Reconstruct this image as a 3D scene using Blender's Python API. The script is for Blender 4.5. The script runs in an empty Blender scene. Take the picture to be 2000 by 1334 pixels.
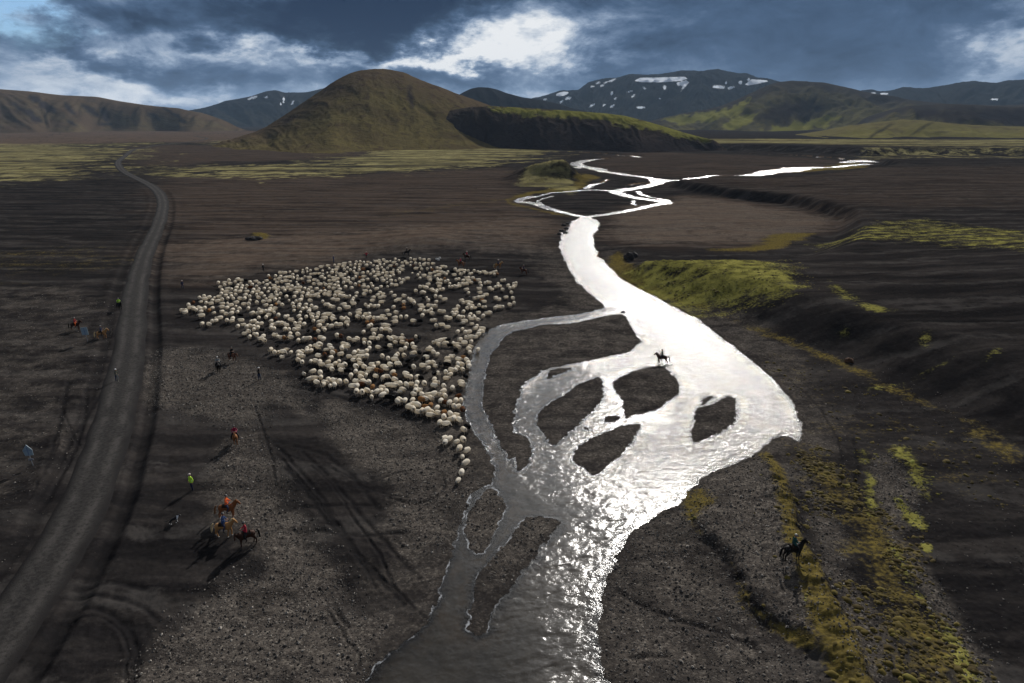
import bpy, bmesh, math, random
import numpy as np
from mathutils import Vector, Matrix

random.seed(7)
RNG = np.random.default_rng(11)
SC = bpy.context.scene
COL = SC.collection

# ------------------------------------------------------------------ camera
H = 33.0                                   # the drone hovers 33 m over the sand
PITCH = math.radians(17.9)
FPX = 2000 * 24.0 / 36.0
cam = bpy.data.cameras.new('camera')
cam.lens = 24.0
cam.sensor_width = 36.0
cam.clip_start = 0.5
cam.clip_end = 40000
camo = bpy.data.objects.new('camera', cam)
camo.location = (0, 0, H)
camo.rotation_euler = (math.radians(90) - PITCH, 0, 0)
COL.objects.link(camo)
SC.camera = camo

CP, SP = math.cos(PITCH), math.sin(PITCH)

def ray(px, py):
    dx = (np.asarray(px, float) - 1000.0) / FPX
    dy = -(np.asarray(py, float) - 667.0) / FPX
    return dx, CP + dy * SP, -SP + dy * CP

def G(px, py, z=0.0):
    """where the sight line through a photo point meets the level z"""
    rx, ry, rz = ray(px, py)
    t = (z - H) / rz
    return rx * t, ry * t

def GP(pts, z=0.0):
    out = []
    for p in pts:
        zz = p[2] if len(p) > 2 else z
        out.append(G(p[0], p[1], zz))
    return np.array(out, float)

def azel(px, py):
    rx, ry, rz = ray(px, py)
    return float(np.arctan2(rx, ry)), float(np.arctan2(rz, np.hypot(rx, ry)))

def project(P):
    X, Y, Z = P[:, 0], P[:, 1], P[:, 2] - H
    f = Y * CP - Z * SP
    u = Y * SP + Z * CP
    f = np.maximum(f, 1e-3)
    return 1000 + FPX * X / f, 667 - FPX * u / f

# ------------------------------------------------------------------ sun and exposure
SUN_EL = math.radians(27.0)
SUN_AZ = math.radians(17.5)                # to the right of straight ahead
sunv = Vector((math.sin(SUN_AZ) * math.cos(SUN_EL), math.cos(SUN_AZ) * math.cos(SUN_EL), math.sin(SUN_EL)))
sl = bpy.data.lights.new('sun', 'SUN')
sl.energy = 4.7
sl.angle = math.radians(0.5)
sl.color = (1.0, 0.96, 0.905)
so = bpy.data.objects.new('sun', sl)
so.rotation_euler = sunv.to_track_quat('Z', 'Y').to_euler()
so.location = (0, 0, 200)
COL.objects.link(so)

vs = SC.view_settings
vs.view_transform = 'Standard'
vs.look = 'None'
vs.exposure = 0.25
vs.gamma = 1.0
vs.use_curve_mapping = False

# ------------------------------------------------------------------ node helper
class NT:
    def __init__(self, tree):
        self.t = tree
        self.n = tree.nodes
        self.l = tree.links
    def new(self, kind, **kw):
        nd = self.n.new(kind)
        for k, v in kw.items():
            setattr(nd, k, v)
        return nd
    def put(self, sock, v):
        if v is None:
            return
        if isinstance(v, bpy.types.NodeSocket):
            self.l.new(v, sock)
        else:
            try:
                sock.default_value = v
            except Exception:
                sock.default_value = (v[0], v[1], v[2], 1.0)
    def m(self, op, a, b=None, c=None, clamp=False):
        nd = self.new('ShaderNodeMath', operation=op, use_clamp=clamp)
        for i, v in enumerate((a, b, c)):
            self.put(nd.inputs[i], v)
        return nd.outputs[0]
    def mix(self, f, a, b, blend='MIX'):
        nd = self.new('ShaderNodeMix', data_type='RGBA', blend_type=blend)
        self.put(nd.inputs[0], f)
        for s, v in ((nd.inputs[6], a), (nd.inputs[7], b)):
            if not isinstance(v, bpy.types.NodeSocket):
                v = (v[0], v[1], v[2], 1.0)
            self.put(s, v)
        return nd.outputs[2]
    def noise(self, vec, scale, detail=3, rough=0.5, dist=0.0, out=0):
        nd = self.new('ShaderNodeTexNoise')
        self.put(nd.inputs['Vector'], vec)
        nd.inputs['Scale'].default_value = scale
        nd.inputs['Detail'].default_value = detail
        nd.inputs['Roughness'].default_value = rough
        nd.inputs['Distortion'].default_value = dist
        return nd.outputs[out]
    def ramp(self, f, stops):
        nd = self.new('ShaderNodeValToRGB')
        cr = nd.color_ramp
        while len(cr.elements) < len(stops):
            cr.elements.new(0.5)
        for e, (p, c) in zip(cr.elements, stops):
            e.position = p
            e.color = (c[0], c[1], c[2], 1.0)
        self.put(nd.inputs[0], f)
        return nd.outputs[0]
    def step(self, f, a, b):
        nd = self.new('ShaderNodeMapRange', interpolation_type='SMOOTHSTEP')
        self.put(nd.inputs[0], f)
        nd.inputs[1].default_value = a
        nd.inputs[2].default_value = b
        return nd.outputs[0]
    def vec(self, v, scale, loc=(0, 0, 0), rot=(0, 0, 0)):
        nd = self.new('ShaderNodeMapping')
        self.put(nd.inputs[0], v)
        nd.inputs['Scale'].default_value = scale
        nd.inputs['Location'].default_value = loc
        nd.inputs['Rotation'].default_value = rot
        return nd.outputs[0]
    def attr(self, name):
        nd = self.new('ShaderNodeAttribute', attribute_name=name)
        return nd
    def gray(self, v):
        return v

# ------------------------------------------------------------------ sky
world = bpy.data.worlds.new('World')
SC.world = world
world.use_nodes = True
wt = NT(world.node_tree)
for nd in list(wt.n):
    wt.n.remove(nd)
wout = wt.new('ShaderNodeOutputWorld')
bg = wt.new('ShaderNodeBackground')
wt.l.new(bg.outputs[0], wout.inputs[0])
SKY_STRENGTH = 0.1
bg.inputs['Strength'].default_value = SKY_STRENGTH
sky = wt.new('ShaderNodeTexSky', sky_type='NISHITA')
sky.sun_disc = False
sky.sun_elevation = SUN_EL
sky.sun_rotation = SUN_AZ
sky.altitude = 600
tc = wt.new('ShaderNodeTexCoord')
dirv = tc.outputs['Generated']
sep = wt.new('ShaderNodeSeparateXYZ')
wt.l.new(dirv, sep.inputs[0])
az = wt.m('ARCTAN2', sep.outputs[0], sep.outputs[1])
el = wt.m('ARCSINE', sep.outputs[2])
# soft billows: warp the angles so that the edges of the masses are ragged
wv = wt.vec(dirv, (4.5, 4.5, 10.0))
w1 = wt.new('ShaderNodeTexNoise')
wt.l.new(wv, w1.inputs['Vector'])
w1.inputs['Scale'].default_value = 2.9
w1.inputs['Detail'].default_value = 7
w1.inputs['Roughness'].default_value = 0.62
wsep = wt.new('ShaderNodeSeparateColor')
wt.l.new(w1.outputs['Color'], wsep.inputs[0])
waz = wt.m('ADD', az, wt.m('MULTIPLY', wt.m('SUBTRACT', wsep.outputs[0], 0.5), 0.30))
wel = wt.m('ADD', el, wt.m('MULTIPLY', wt.m('SUBTRACT', wsep.outputs[1], 0.5), 0.10))

def blob(px, py, sx, sy, amp, tilt=0.0):
    """a mass of cloud (amp > 0) or a gap (amp < 0) at a direction in the sky; sizes in photo points"""
    a0, e0 = azel(px, py)
    sa, se = sx / FPX, sy / FPX
    da = wt.m('SUBTRACT', waz, a0)
    de = wt.m('SUBTRACT', wel, e0)
    if tilt:
        de = wt.m('ADD', de, wt.m('MULTIPLY', da, tilt))
    qa = wt.m('MULTIPLY', da, 1.0 / sa)
    qe = wt.m('MULTIPLY', de, 1.0 / se)
    r2 = wt.m('ADD', wt.m('MULTIPLY', qa, qa), wt.m('MULTIPLY', qe, qe))
    g = wt.m('EXPONENT', wt.m('MULTIPLY', r2, -1.0))
    return wt.m('MULTIPLY', g, amp)

nv = wt.vec(dirv, (3.6, 3.6, 7.6), rot=(0.0, math.radians(6), 0.0))
n1 = wt.noise(nv, 2.3, 11, 0.66, 0.5)
nv2 = wt.vec(dirv, (6.0, 6.0, 15.0), loc=(3.1, 1.2, 0.4), rot=(0.0, math.radians(4), 0.0))
n2 = wt.noise(nv2, 2.6, 6, 0.55, 0.8)
# the cover is smoother over the right half of the view than over the torn left half
smoothr = wt.m('SUBTRACT', 1.0, wt.m('MULTIPLY', wt.step(az, 0.08, 0.30), 0.5))
D = wt.m('ADD', wt.m('MULTIPLY', wt.m('SUBTRACT', n1, 0.5), 0.95), wt.m('MULTIPLY', wt.m('SUBTRACT', n2, 0.5), 0.30))
D = wt.m('ADD', wt.m('MULTIPLY', D, smoothr), 0.53)
for b in [
    (1640, 40, 430, 95, 0.22), (1400, 110, 260, 60, 0.10), (1800, 130, 260, 50, 0.06),
    (740, 30, 170, 60, 0.46), (880, 10, 180, 40, 0.14), (560, 20, 180, 30, 0.12),
    (1005, 84, 120, 40, -0.36), (890, 112, 110, 16, -0.22), (690, 108, 220, 13, -0.26, 0.02),
    (330, 92, 300, 16, -0.07, 0.06), (1000, 80, 230, 70, -0.10),
    (150, 105, 190, 22, 0.20, 0.16), (330, 150, 170, 20, 0.12, 0.20), (420, 55, 240, 24, 0.16),
    (120, 150, 220, 20, -0.15), (250, 192, 300, 20, -0.20), (60, 120, 90, 16, -0.10), (1995, 90, 60, 60, -0.26, -0.4), (1000, -60, 1000, 62, 0.20), (300, 30, 160, 22, 0.14),
    (960, 150, 260, 18, 0.18), (560, 150, 200, 18, 0.06), (1000, 190, 200, 12, -0.08),
    (150, 40, 230, 26, -0.06), (10, 15, 60, 40, -0.2),
]:
    D = wt.m('ADD', D, blob(*b))
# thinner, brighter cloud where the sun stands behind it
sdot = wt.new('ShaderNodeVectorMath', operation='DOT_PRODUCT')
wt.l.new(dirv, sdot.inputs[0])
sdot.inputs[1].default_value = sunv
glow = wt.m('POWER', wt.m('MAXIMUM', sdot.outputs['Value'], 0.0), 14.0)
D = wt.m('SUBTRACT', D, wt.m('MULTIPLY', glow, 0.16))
cl = wt.ramp(D, [(0.17, (0.90, 0.92, 0.94)), (0.30, (0.62, 0.68, 0.76)), (0.42, (0.30, 0.385, 0.52)),
                 (0.53, (0.150, 0.222, 0.345)), (0.66, (0.062, 0.112, 0.205)), (0.84, (0.023, 0.048, 0.098)),
                 (0.97, (0.011, 0.028, 0.070))])
# overhead the cover is thicker and greyer than towards the horizon
lum = wt.new('ShaderNodeRGBToBW')
wt.l.new(cl, lum.inputs[0])
gcol = wt.new('ShaderNodeCombineColor')
for k_, f_ in enumerate((0.98, 1.0, 1.06)):
    wt.l.new(wt.m('MULTIPLY', lum.outputs[0], f_), gcol.inputs[k_])
cl = wt.mix(wt.m('MULTIPLY', wt.step(el, 0.13, 0.34), 0.72), cl, gcol.outputs[0])
# glow added round the sun, above the view only, to brighten the water's reflections
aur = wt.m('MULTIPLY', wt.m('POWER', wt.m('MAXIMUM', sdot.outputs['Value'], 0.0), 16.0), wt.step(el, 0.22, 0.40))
added_glow_col = wt.new('ShaderNodeCombineColor')
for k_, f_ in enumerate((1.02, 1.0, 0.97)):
    wt.l.new(wt.m('MULTIPLY', wt.m('MULTIPLY', aur, wt.m('ADD', 0.45, n1)), 2.4 * f_), added_glow_col.inputs[k_])
cl = wt.mix(1.0, cl, added_glow_col.outputs[0], 'ADD')
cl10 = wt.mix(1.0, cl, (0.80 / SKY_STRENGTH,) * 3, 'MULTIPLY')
# clear blue only where the cover tears open
clear = wt.m('MINIMUM', wt.m('MULTIPLY', blob(0, 10, 55, 34, 1.0), 1.2), 0.85)
skyd = wt.mix(1.0, sky.outputs[0], (0.55, 0.75, 1.0), 'MULTIPLY')
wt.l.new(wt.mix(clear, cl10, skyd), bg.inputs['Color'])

# ------------------------------------------------------------------ small numpy tool box
def hash2(ix, iy, seed):
    h = (ix.astype(np.int64) * 374761393 + iy.astype(np.int64) * 668265263 + seed * 974711) & 0xFFFFFFFF
    h = ((h ^ (h >> 13)) * 1274126177) & 0xFFFFFFFF
    h = h ^ (h >> 16)
    return (h & 0xFFFF) / 65535.0

def vnoise(x, y, seed=0):
    x0, y0 = np.floor(x), np.floor(y)
    fx, fy = x - x0, y - y0
    fx = fx * fx * fx * (fx * (fx * 6 - 15) + 10)
    fy = fy * fy * fy * (fy * (fy * 6 - 15) + 10)
    a, b = hash2(x0, y0, seed), hash2(x0 + 1, y0, seed)
    c, d = hash2(x0, y0 + 1, seed), hash2(x0 + 1, y0 + 1, seed)
    return (a + (b - a) * fx) + ((c + (d - c) * fx) - (a + (b - a) * fx)) * fy - 0.5

def fbm(x, y, freq, octs=4, seed=0, gain=0.5):
    s = np.zeros_like(x)
    a = 1.0
    for o in range(octs):
        c, sn = math.cos(o * 1.1), math.sin(o * 1.1)
        s += a * vnoise((x * c - y * sn) * freq, (x * sn + y * c) * freq, seed + o * 17)
        a *= gain
        freq *= 2.03
    return s

def sstep(a, b, x):
    t = np.clip((x - a) / (b - a), 0, 1)
    return t * t * (3 - 2 * t)

def smooth_closed(p, n=3):
    p = np.asarray(p, float)
    N = len(p)
    out = []
    for i in range(N):
        p0, p1, p2, p3 = p[i - 1], p[i], p[(i + 1) % N], p[(i + 2) % N]
        for k in range(n):
            t = k / n
            out.append(0.5 * (2 * p1 + (p2 - p0) * t + (2 * p0 - 5 * p1 + 4 * p2 - p3) * t * t + (3 * p1 - p0 - 3 * p2 + p3) * t ** 3))
    return np.array(out)

def smooth_open(p, n=4):
    p = np.asarray(p, float)
    N = len(p)
    out = []
    for i in range(N - 1):
        p0, p1, p2, p3 = p[max(i - 1, 0)], p[i], p[i + 1], p[min(i + 2, N - 1)]
        for k in range(n):
            t = k / n
            out.append(0.5 * (2 * p1 + (p2 - p0) * t + (2 * p0 - 5 * p1 + 4 * p2 - p3) * t * t + (3 * p1 - p0 - 3 * p2 + p3) * t ** 3))
    out.append(p[-1])
    return np.array(out)

def poly_sdf(x, y, poly, margin=20.0):
    """signed distance, negative inside; clipped to margin away from the outline's box"""
    res = np.full(x.shape, margin)
    lo, hi = poly.min(0) - margin, poly.max(0) + margin
    idx = np.nonzero((x > lo[0]) & (x < hi[0]) & (y > lo[1]) & (y < hi[1]))[0]
    A = poly
    B = np.roll(poly, -1, 0)
    for s in range(0, len(idx), 40000):
        ii = idx[s:s + 40000]
        X, Y = x[ii][:, None], y[ii][:, None]
        ex, ey = (B - A)[:, 0][None], (B - A)[:, 1][None]
        wx, wy = X - A[:, 0][None], Y - A[:, 1][None]
        t = np.clip((wx * ex + wy * ey) / np.maximum(ex * ex + ey * ey, 1e-9), 0, 1)
        d = np.sqrt(np.min((wx - ex * t) ** 2 + (wy - ey * t) ** 2, axis=1))
        cond = (A[:, 1][None] > Y) != (B[:, 1][None] > Y)
        xin = wx < ex * (wy / np.where(np.abs(ey) < 1e-9, 1e-9, ey))
        ins = np.sum(cond & xin, axis=1) % 2 == 1
        res[ii] = np.where(ins, -d, np.minimum(d, margin))
    return res

def line_dist(x, y, line, margin=20.0, wid=None):
    """distance to an open line (minus its half width if given), and the signed side (left positive)"""
    res = np.full(x.shape, margin)
    side = np.full(x.shape, margin)
    lo, hi = line.min(0) - margin, line.max(0) + margin
    idx = np.nonzero((x > lo[0]) & (x < hi[0]) & (y > lo[1]) & (y < hi[1]))[0]
    A, B = line[:-1], line[1:]
    for s in range(0, len(idx), 40000):
        ii = idx[s:s + 40000]
        X, Y = x[ii][:, None], y[ii][:, None]
        ex, ey = (B - A)[:, 0][None], (B - A)[:, 1][None]
        wx, wy = X - A[:, 0][None], Y - A[:, 1][None]
        t = np.clip((wx * ex + wy * ey) / np.maximum(ex * ex + ey * ey, 1e-9), 0, 1)
        d = np.sqrt((wx - ex * t) ** 2 + (wy - ey * t) ** 2)
        if wid is not None:
            d = d - (wid[:-1][None] + (wid[1:] - wid[:-1])[None] * t)
        k = np.argmin(d, axis=1)
        r = np.arange(len(ii))
        cr = ex[0, k] * wy[r, k] - ey[0, k] * wx[r, k]
        res[ii] = np.minimum(d[r, k], margin)
        side[ii] = np.sign(cr) * np.minimum(d[r, k], margin)
    return res, side

# ------------------------------------------------------------------ the river, traced on the ground
MAIN = [(1185, 1334), (1175, 1290), (1168, 1240), (1172, 1190), (1185, 1130), (1210, 1070), (1240, 1035), (1290, 1000),
        (1330, 980), (1345, 955), (1380, 930), (1440, 902), (1480, 882), (1510, 857), (1540, 850), (1562, 862), (1568, 845),
        (1560, 818), (1540, 777), (1510, 742), (1480, 715), (1440, 685), (1400, 652), (1360, 622), (1310, 597), (1265, 572),
        (1230, 552), (1205, 533), (1186, 516), (1172, 496), (1159, 476), (1161, 456), (1170, 441), (1165, 430), (1142, 423),
        (1122, 430), (1105, 450), (1094, 470), (1096, 490), (1108, 515), (1122, 542), (1146, 566), (1176, 592), (1176, 602),
        (1150, 611), (1090, 619), (1030, 626), (985, 634), (952, 647), (932, 670), (926, 692), (915, 730), (908, 770),
        (910, 810), (925, 842), (945, 872), (960, 902), (965, 928), (958, 945), (937, 955), (920, 968), (914, 990), (905, 1012),
        (893, 1040), (884, 1070), (880, 1090), (863, 1124), (853, 1168), (832, 1212), (797, 1248), (757, 1278), (728, 1310),
        (716, 1345), (690, 1420), (620, 1600), (560, 1900), (1330, 1900), (1260, 1600), (1205, 1420)]
ISL = [
    [(993, 654), (1017, 643), (1060, 634), (1105, 632), (1140, 627), (1189, 615), (1217, 613), (1226, 626), (1245, 654), (1249, 671),
     (1231, 685), (1200, 695), (1175, 699), (1122, 710), (1070, 720), (1045, 733), (1028, 748), (1014, 778), (1005, 812), (1004, 843),
     (1024, 850), (1038, 870), (1040, 885), (1033, 907), (1017, 920), (1010, 914), (1008, 893), (996, 899), (984, 880), (965, 848),
     (947, 810), (944, 780), (947, 745), (954, 703), (974, 673)],
    [(1063, 741), (1075, 722), (1122, 719), (1091, 731)],
    [(1049, 808), (1070, 790), (1108, 766), (1135, 748), (1154, 738), (1168, 736), (1180, 757), (1175, 780), (1161, 801), (1133, 825),
     (1115, 846), (1079, 871), (1063, 850), (1047, 829)],
    [(1196, 745), (1224, 731), (1262, 717), (1301, 719), (1318, 741), (1329, 759), (1322, 773), (1280, 801), (1245, 811), (1221, 818),
     (1217, 790), (1206, 766)],
    [(1118, 892), (1140, 865), (1190, 840), (1235, 828), (1252, 832), (1235, 860), (1215, 885), (1190, 905), (1160, 926), (1140, 915), (1122, 905)],
    [(1352, 864), (1356, 815), (1363, 797), (1395, 786), (1422, 774), (1440, 782), (1440, 815), (1433, 829), (1395, 848)],
    [(1372, 777), (1394, 774), (1386, 783), (1370, 789)],
    [(1180, 821), (1192, 813), (1210, 814), (1205, 824), (1188, 827)],
    [(1138, 838), (1144, 834), (1149, 839), (1142, 842)],
    [(1095, 1021), (1063, 1007), (1035, 1009), (1017, 1018), (1000, 1049), (965, 1087), (943, 1110), (928, 1133), (925, 1168), (919, 1200),
     (916, 1228), (930, 1240), (950, 1231), (958, 1203), (986, 1164), (1017, 1122), (1042, 1091), (1070, 1052)],
    [(937, 968), (964, 952), (978, 975), (986, 996), (975, 1024), (951, 1063), (926, 1084), (913, 1063), (909, 1028), (919, 1000)],
]
# thin upper threads: (points, width in photo points across the flow, roughly)
STROKES = [
    ([(1140, 424), (1190, 418), (1245, 408), (1285, 399), (1296, 395), (1270, 390), (1235, 385), (1212, 379), (1200, 375), (1222, 371), (1258, 365), (1285, 358)], 8),
    ([(1285, 358), (1300, 353), (1322, 352)], 5), ([(1285, 358), (1275, 352), (1290, 350)], 6),
    ([(1296, 399), (1310, 397), (1302, 392), (1290, 388), (1268, 385), (1252, 379), (1245, 374)], 3),
    ([(1240, 392), (1235, 397), (1243, 401)], 2),
    ([(1142, 424), (1115, 419), (1088, 412), (1060, 403), (1035, 396), (1014, 394), (1022, 388), (1042, 384)], 8),
    ([(1042, 384), (1065, 380), (1085, 376), (1112, 374)], 3), ([(1060, 402), (1052, 395), (1058, 389), (1080, 383)], 3),
    ([(1118, 374), (1150, 371), (1200, 372), (1225, 368)], 5),
    ([(1145, 368), (1156, 361), (1175, 357), (1188, 351)], 4), ([(1225, 362), (1252, 359), (1275, 357)], 4),
    ([(1280, 351), (1260, 346), (1232, 343), (1200, 338), (1180, 335), (1155, 328), (1130, 323), (1127, 319), (1140, 315), (1160, 312), (1180, 311)], 5),
    ([(1100, 326), (1120, 327), (1138, 329)], 3), ([(1160, 328), (1178, 331)], 5), ([(1075, 317), (1092, 315)], 2),
    ([(1338, 350), (1355, 342 + 6), (1375, 346), (1388, 343), (1400, 343)], 3), ([(1405, 343), (1440, 343), (1462, 343)], 2),
    ([(1468, 342), (1490, 340), (1498, 336), (1520, 333), (1552, 331), (1565, 331)], 8),
    ([(1495, 340), (1512, 337), (1545, 336), (1560, 333)], 4), ([(1532, 329), (1570, 327), (1610, 327), (1635, 327), (1660, 323), (1692, 321)], 4),
    ([(1535, 328), (1555, 329), (1600, 329)], 4), ([(1650, 318), (1680, 313), (1704, 317), (1665, 316)], 4),
    ([(1528, 304), (1580, 306), (1620, 309), (1652, 311)], 3), ([(1508, 303), (1516, 304)], 2), ([(1440, 301), (1462, 302)], 2),
    ([(1252, 290), (1280, 291), (1305, 293), (1322, 294)], 4), ([(1328, 296), (1350, 297)], 3), ([(1230, 292), (1250, 290)], 3),
    ([(1170, 293), (1200, 293)], 2), ([(1138, 299), (1180, 301)], 3), ([(1210, 306), (1235, 305), (1248, 308)], 3), ([(1190, 302), (1215, 304)], 2),
]
MAIN_W = smooth_closed(GP(MAIN), 3)
ISL_W = [smooth_closed(GP(p), 3) for p in ISL]
STR_W = []
for pts, w in STROKES:
    line = smooth_open(GP(pts), 3)
    d = np.hypot(line[:, 0], line[:, 1])
    # a thread runs nearly level across the view, so its photo width is mostly depth
    wm = 0.5 * w * np.clip(d / FPX * np.clip(d / H * 0.27, 1.0, 5.0), 0.25, 11.0)
    STR_W.append((line, wm))

SHALLOW = [smooth_closed(GP(p), 2) for p in [
    [(716, 1345), (760, 1270), (850, 1165), (885, 1040), (920, 960), (965, 930), (1050, 960), (1140, 1000), (1010, 1040), (930, 1110), (925, 1235), (960, 1240), (1010, 1160), (1030, 1200), (980, 1345)],
    [(950, 640), (1180, 596), (1210, 610), (1000, 660), (975, 700), (950, 800), (1010, 930), (1000, 980), (960, 960), (940, 880), (905, 800), (915, 700)],
    [(1005, 830), (1030, 745), (1090, 715), (1150, 715), (1190, 745), (1220, 800), (1215, 830), (1120, 870), (1110, 960), (1040, 960)],
]]

PLATEAU = smooth_closed(GP([
    (1196, 530), (1215, 550), (1260, 573), (1300, 588), (1360, 607), (1400, 617), (1450, 638), (1500, 658), (1560, 686), (1650, 712), (1720, 745),
    (1800, 785), (1900, 835), (2000, 880), (2150, 960), (2600, 1200), (3400, 900), (4200, 420), (2700, 326), (1790, 322), (1745, 330), (1700, 338),
    (1600, 352), (1520, 362), (1460, 363), (1350, 364), (1300, 367), (1312, 370), (1366, 381), (1432, 392), (1520, 401), (1575, 414), (1625, 430),
    (1634, 440, 1.0), (1615, 456, 2.5), (1560, 475, 4.0), (1470, 489, 4.8), (1350, 489, 4.8), (1240, 486, 4.0), (1206, 505, 1.0)]), 3)
BLUFF = smooth_closed(GP([(1325, 296), (1345, 293), (1450, 296), (1560, 300.5), (1650, 305), (1720, 307), (1800, 305), (2800, 298), (2800, 258), (1290, 258), (1300, 285)]), 2)
BANK_A = smooth_open(GP([(1343, 940), (1338, 975), (1345, 1010), (1365, 1050), (1395, 1085), (1425, 1115), (1440, 1160), (1460, 1200), (1500, 1230), (1560, 1272), (1615, 1334), (1660, 1420)]), 3)
BANK_B = smooth_open(GP([(1475, 880), (1500, 910), (1530, 965), (1545, 1030), (1556, 1075), (1580, 1120), (1610, 1185), (1640, 1250), (1665, 1320), (1690, 1400)]), 3)

ROAD_EDGES = [(1900, -560, -260), (1600, -330, -110), (1450, -220, -50), (1334, -130, 30), (1200, -25, 112), (1100, 48, 168), (1000, 103, 222),
              (900, 150, 252), (860, 168, 262), (800, 188, 274), (745, 203, 283), (700, 214, 289), (650, 224, 291), (600, 232, 292), (550, 245, 295),
              (500, 262, 306), (460, 283, 321), (430, 297, 330), (400, 304, 333), (380, 298, 325), (365, 280, 310), (352, 256, 284),
              (340, 234, 258), (330, 224, 245), (320, 222, 240), (310, 231, 250), (300, 243, 262), (295, 250, 272)]
ROAD_C = [((l + r) / 2, y) for y, l, r in ROAD_EDGES] + [(290, 289.5), (330, 284), (365, 279), (392, 275), (405, 271.5), (392, 268.5), (380, 267)]
ROAD_W = smooth_open(GP(ROAD_C), 6)
ROAD_HALF = 2.3

def pxl(*pts):
    return smooth_open(GP(pts), 4)

TRACKS = [pxl(*p) for p in [
    [(548, 905), (600, 962), (650, 1020), (705, 1088), (770, 1150), (832, 1208)],
    [(590, 890), (640, 940), (700, 1003), (760, 1070), (820, 1130)],
    [(560, 925), (612, 985), (668, 1050), (730, 1120), (790, 1180)],
    [(610, 920), (660, 970), (690, 1015), (745, 1090), (770, 1150)],
    [(540, 880), (585, 930), (640, 1000), (690, 1075), (735, 1150)],
    [(575, 880), (640, 900), (700, 950), (740, 1000)], [(560, 900), (650, 925), (720, 960), (800, 975)],
    [(590, 1000), (650, 995), (740, 990)], [(620, 1040), (700, 1050), (790, 1040)],
    [(700, 960), (770, 930), (850, 920), (870, 945), (862, 965)], [(760, 975), (810, 985), (855, 970)],
    [(130, 1210), (180, 1200), (225, 1215), (255, 1250), (268, 1300), (262, 1345)],
    [(150, 1225), (195, 1215), (230, 1235), (252, 1280), (250, 1340)],
    [(120, 1180), (190, 1175), (270, 1190), (310, 1225)], [(150, 1160), (230, 1150), (300, 1165)],
    [(640, 1195), (665, 1230), (690, 1265), (705, 1300)], [(655, 1190), (680, 1225)],
    [(95, 925), (110, 870), (125, 800), (135, 750)], [(60, 990), (95, 925), (120, 870)], [(150, 890), (165, 820), (170, 760)],
    [(200, 775), (150, 850), (125, 905)], [(120, 800), (160, 880), (200, 850)], [(75, 1010), (110, 960), (150, 880)],
    [(375, 552), (400, 556), (430, 566)], [(300, 590), (350, 600), (420, 640), (480, 650)],
    [(1230, 1285), (1265, 1283), (1300, 1285)], [(1205, 1150), (1250, 1180), (1330, 1215), (1420, 1245), (1470, 1270)],
    [(1640, 960), (1645, 900), (1635, 860), (1600, 800), (1540, 740)], [(1670, 980), (1675, 905), (1668, 860)],
    [(560, 760), (620, 770), (700, 790)], [(500, 800), (530, 900), (540, 960)],
    [(480, 1080), (440, 1110), (400, 1160)],
]]

def zone(*pts, z=0.0):
    return smooth_closed(GP(pts, z), 2)

MOSS = [  # outline, strength, soft edge in metres
    (zone((-300, 283), (230, 288), (240, 300), (222, 318), (215, 335), (140, 345), (60, 352), (-300, 352)), 0.80, 90),
    (zone((285, 331), (420, 326), (560, 320), (700, 322), (700, 346), (560, 346), (440, 352), (330, 348)), 0.72, 60),
    (zone((680, 303), (820, 290), (1040, 290), (1060, 300), (1000, 318), (900, 331), (760, 338), (660, 334)), 0.95, 70),
    (zone((440, 275), (640, 270), (820, 272), (830, 283), (620, 287), (430, 284)), 0.75, 120),
    (zone((-300, 279), (200, 282), (320, 280), (330, 284), (240, 287), (-300, 286)), 0.7, 90),
    (zone((1325, 282), (1500, 281), (1760, 283), (2300, 284), (2300, 296), (1800, 299), (1600, 296), (1450, 293), (1330, 294)), 0.85, 30),
    (zone((1700, 300), (2300, 300), (2300, 312), (1820, 312), (1720, 316), (1690, 325), (1660, 328)), 0.45, 16),
    (zone((1228, 492), (1300, 486), (1420, 494), (1500, 492), (1560, 508), (1585, 540), (1580, 560), (1520, 570), (1440, 560), (1340, 556), (1260, 540), (1225, 515), z=5.5), 0.64, 9),
    (zone((1590, 455), (1700, 438), (1800, 425), (1880, 450), (2050, 470), (2050, 540), (1900, 510), (1760, 490), (1640, 478), z=4.0), 0.46, 9),
    (zone((1640, 530), (1690, 560), (1750, 580), (1750, 592), (1690, 580), (1640, 550), z=7.0), 0.55, 2.5),
    (zone((1650, 592), (1675, 592), (1672, 600), (1650, 600), z=7.0), 0.6, 1.5),
    (zone((1805, 620), (1830, 610), (1835, 622), (1812, 628), z=7.5), 0.6, 1.5), (zone((1935, 655), (1975, 645), (1975, 652), (1940, 660), z=7.5), 0.6, 1.2),
    (zone((1725, 660), (1800, 655), (1880, 650), (1880, 656), (1800, 662), (1728, 668), z=7.0), 0.5, 1.5),
    (zone((1005, 345), (1030, 330), (1060, 322), (1100, 326), (1128, 345), (1120, 362), (1080, 350), (1030, 348), z=5.0), 0.7, 5),
    (zone((1750, 885), (1790, 880), (1825, 930), (1835, 985), (1815, 980), (1790, 930)), 0.72, 1.1),
    (zone((1742, 972), (1775, 985), (1812, 1035), (1800, 1048), (1770, 1020)), 0.95, .7),
    (zone((1705, 925), (1718, 950), (1716, 1005), (1695, 1015), (1690, 985)), 0.85, .8),
    (zone((1670, 885), (1705, 880), (1720, 905), (1700, 915)), 0.6, .8),
    (zone((1725, 1060), (1755, 1095), (1800, 1170), (1860, 1240), (1890, 1310), (1930, 1390), (1870, 1390), (1850, 1300), (1810, 1215), (1760, 1140)), 0.72, .7),
    (zone((1800, 1075), (1815, 1078), (1815, 1090), (1800, 1085)), 0.9, .4),
]
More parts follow.
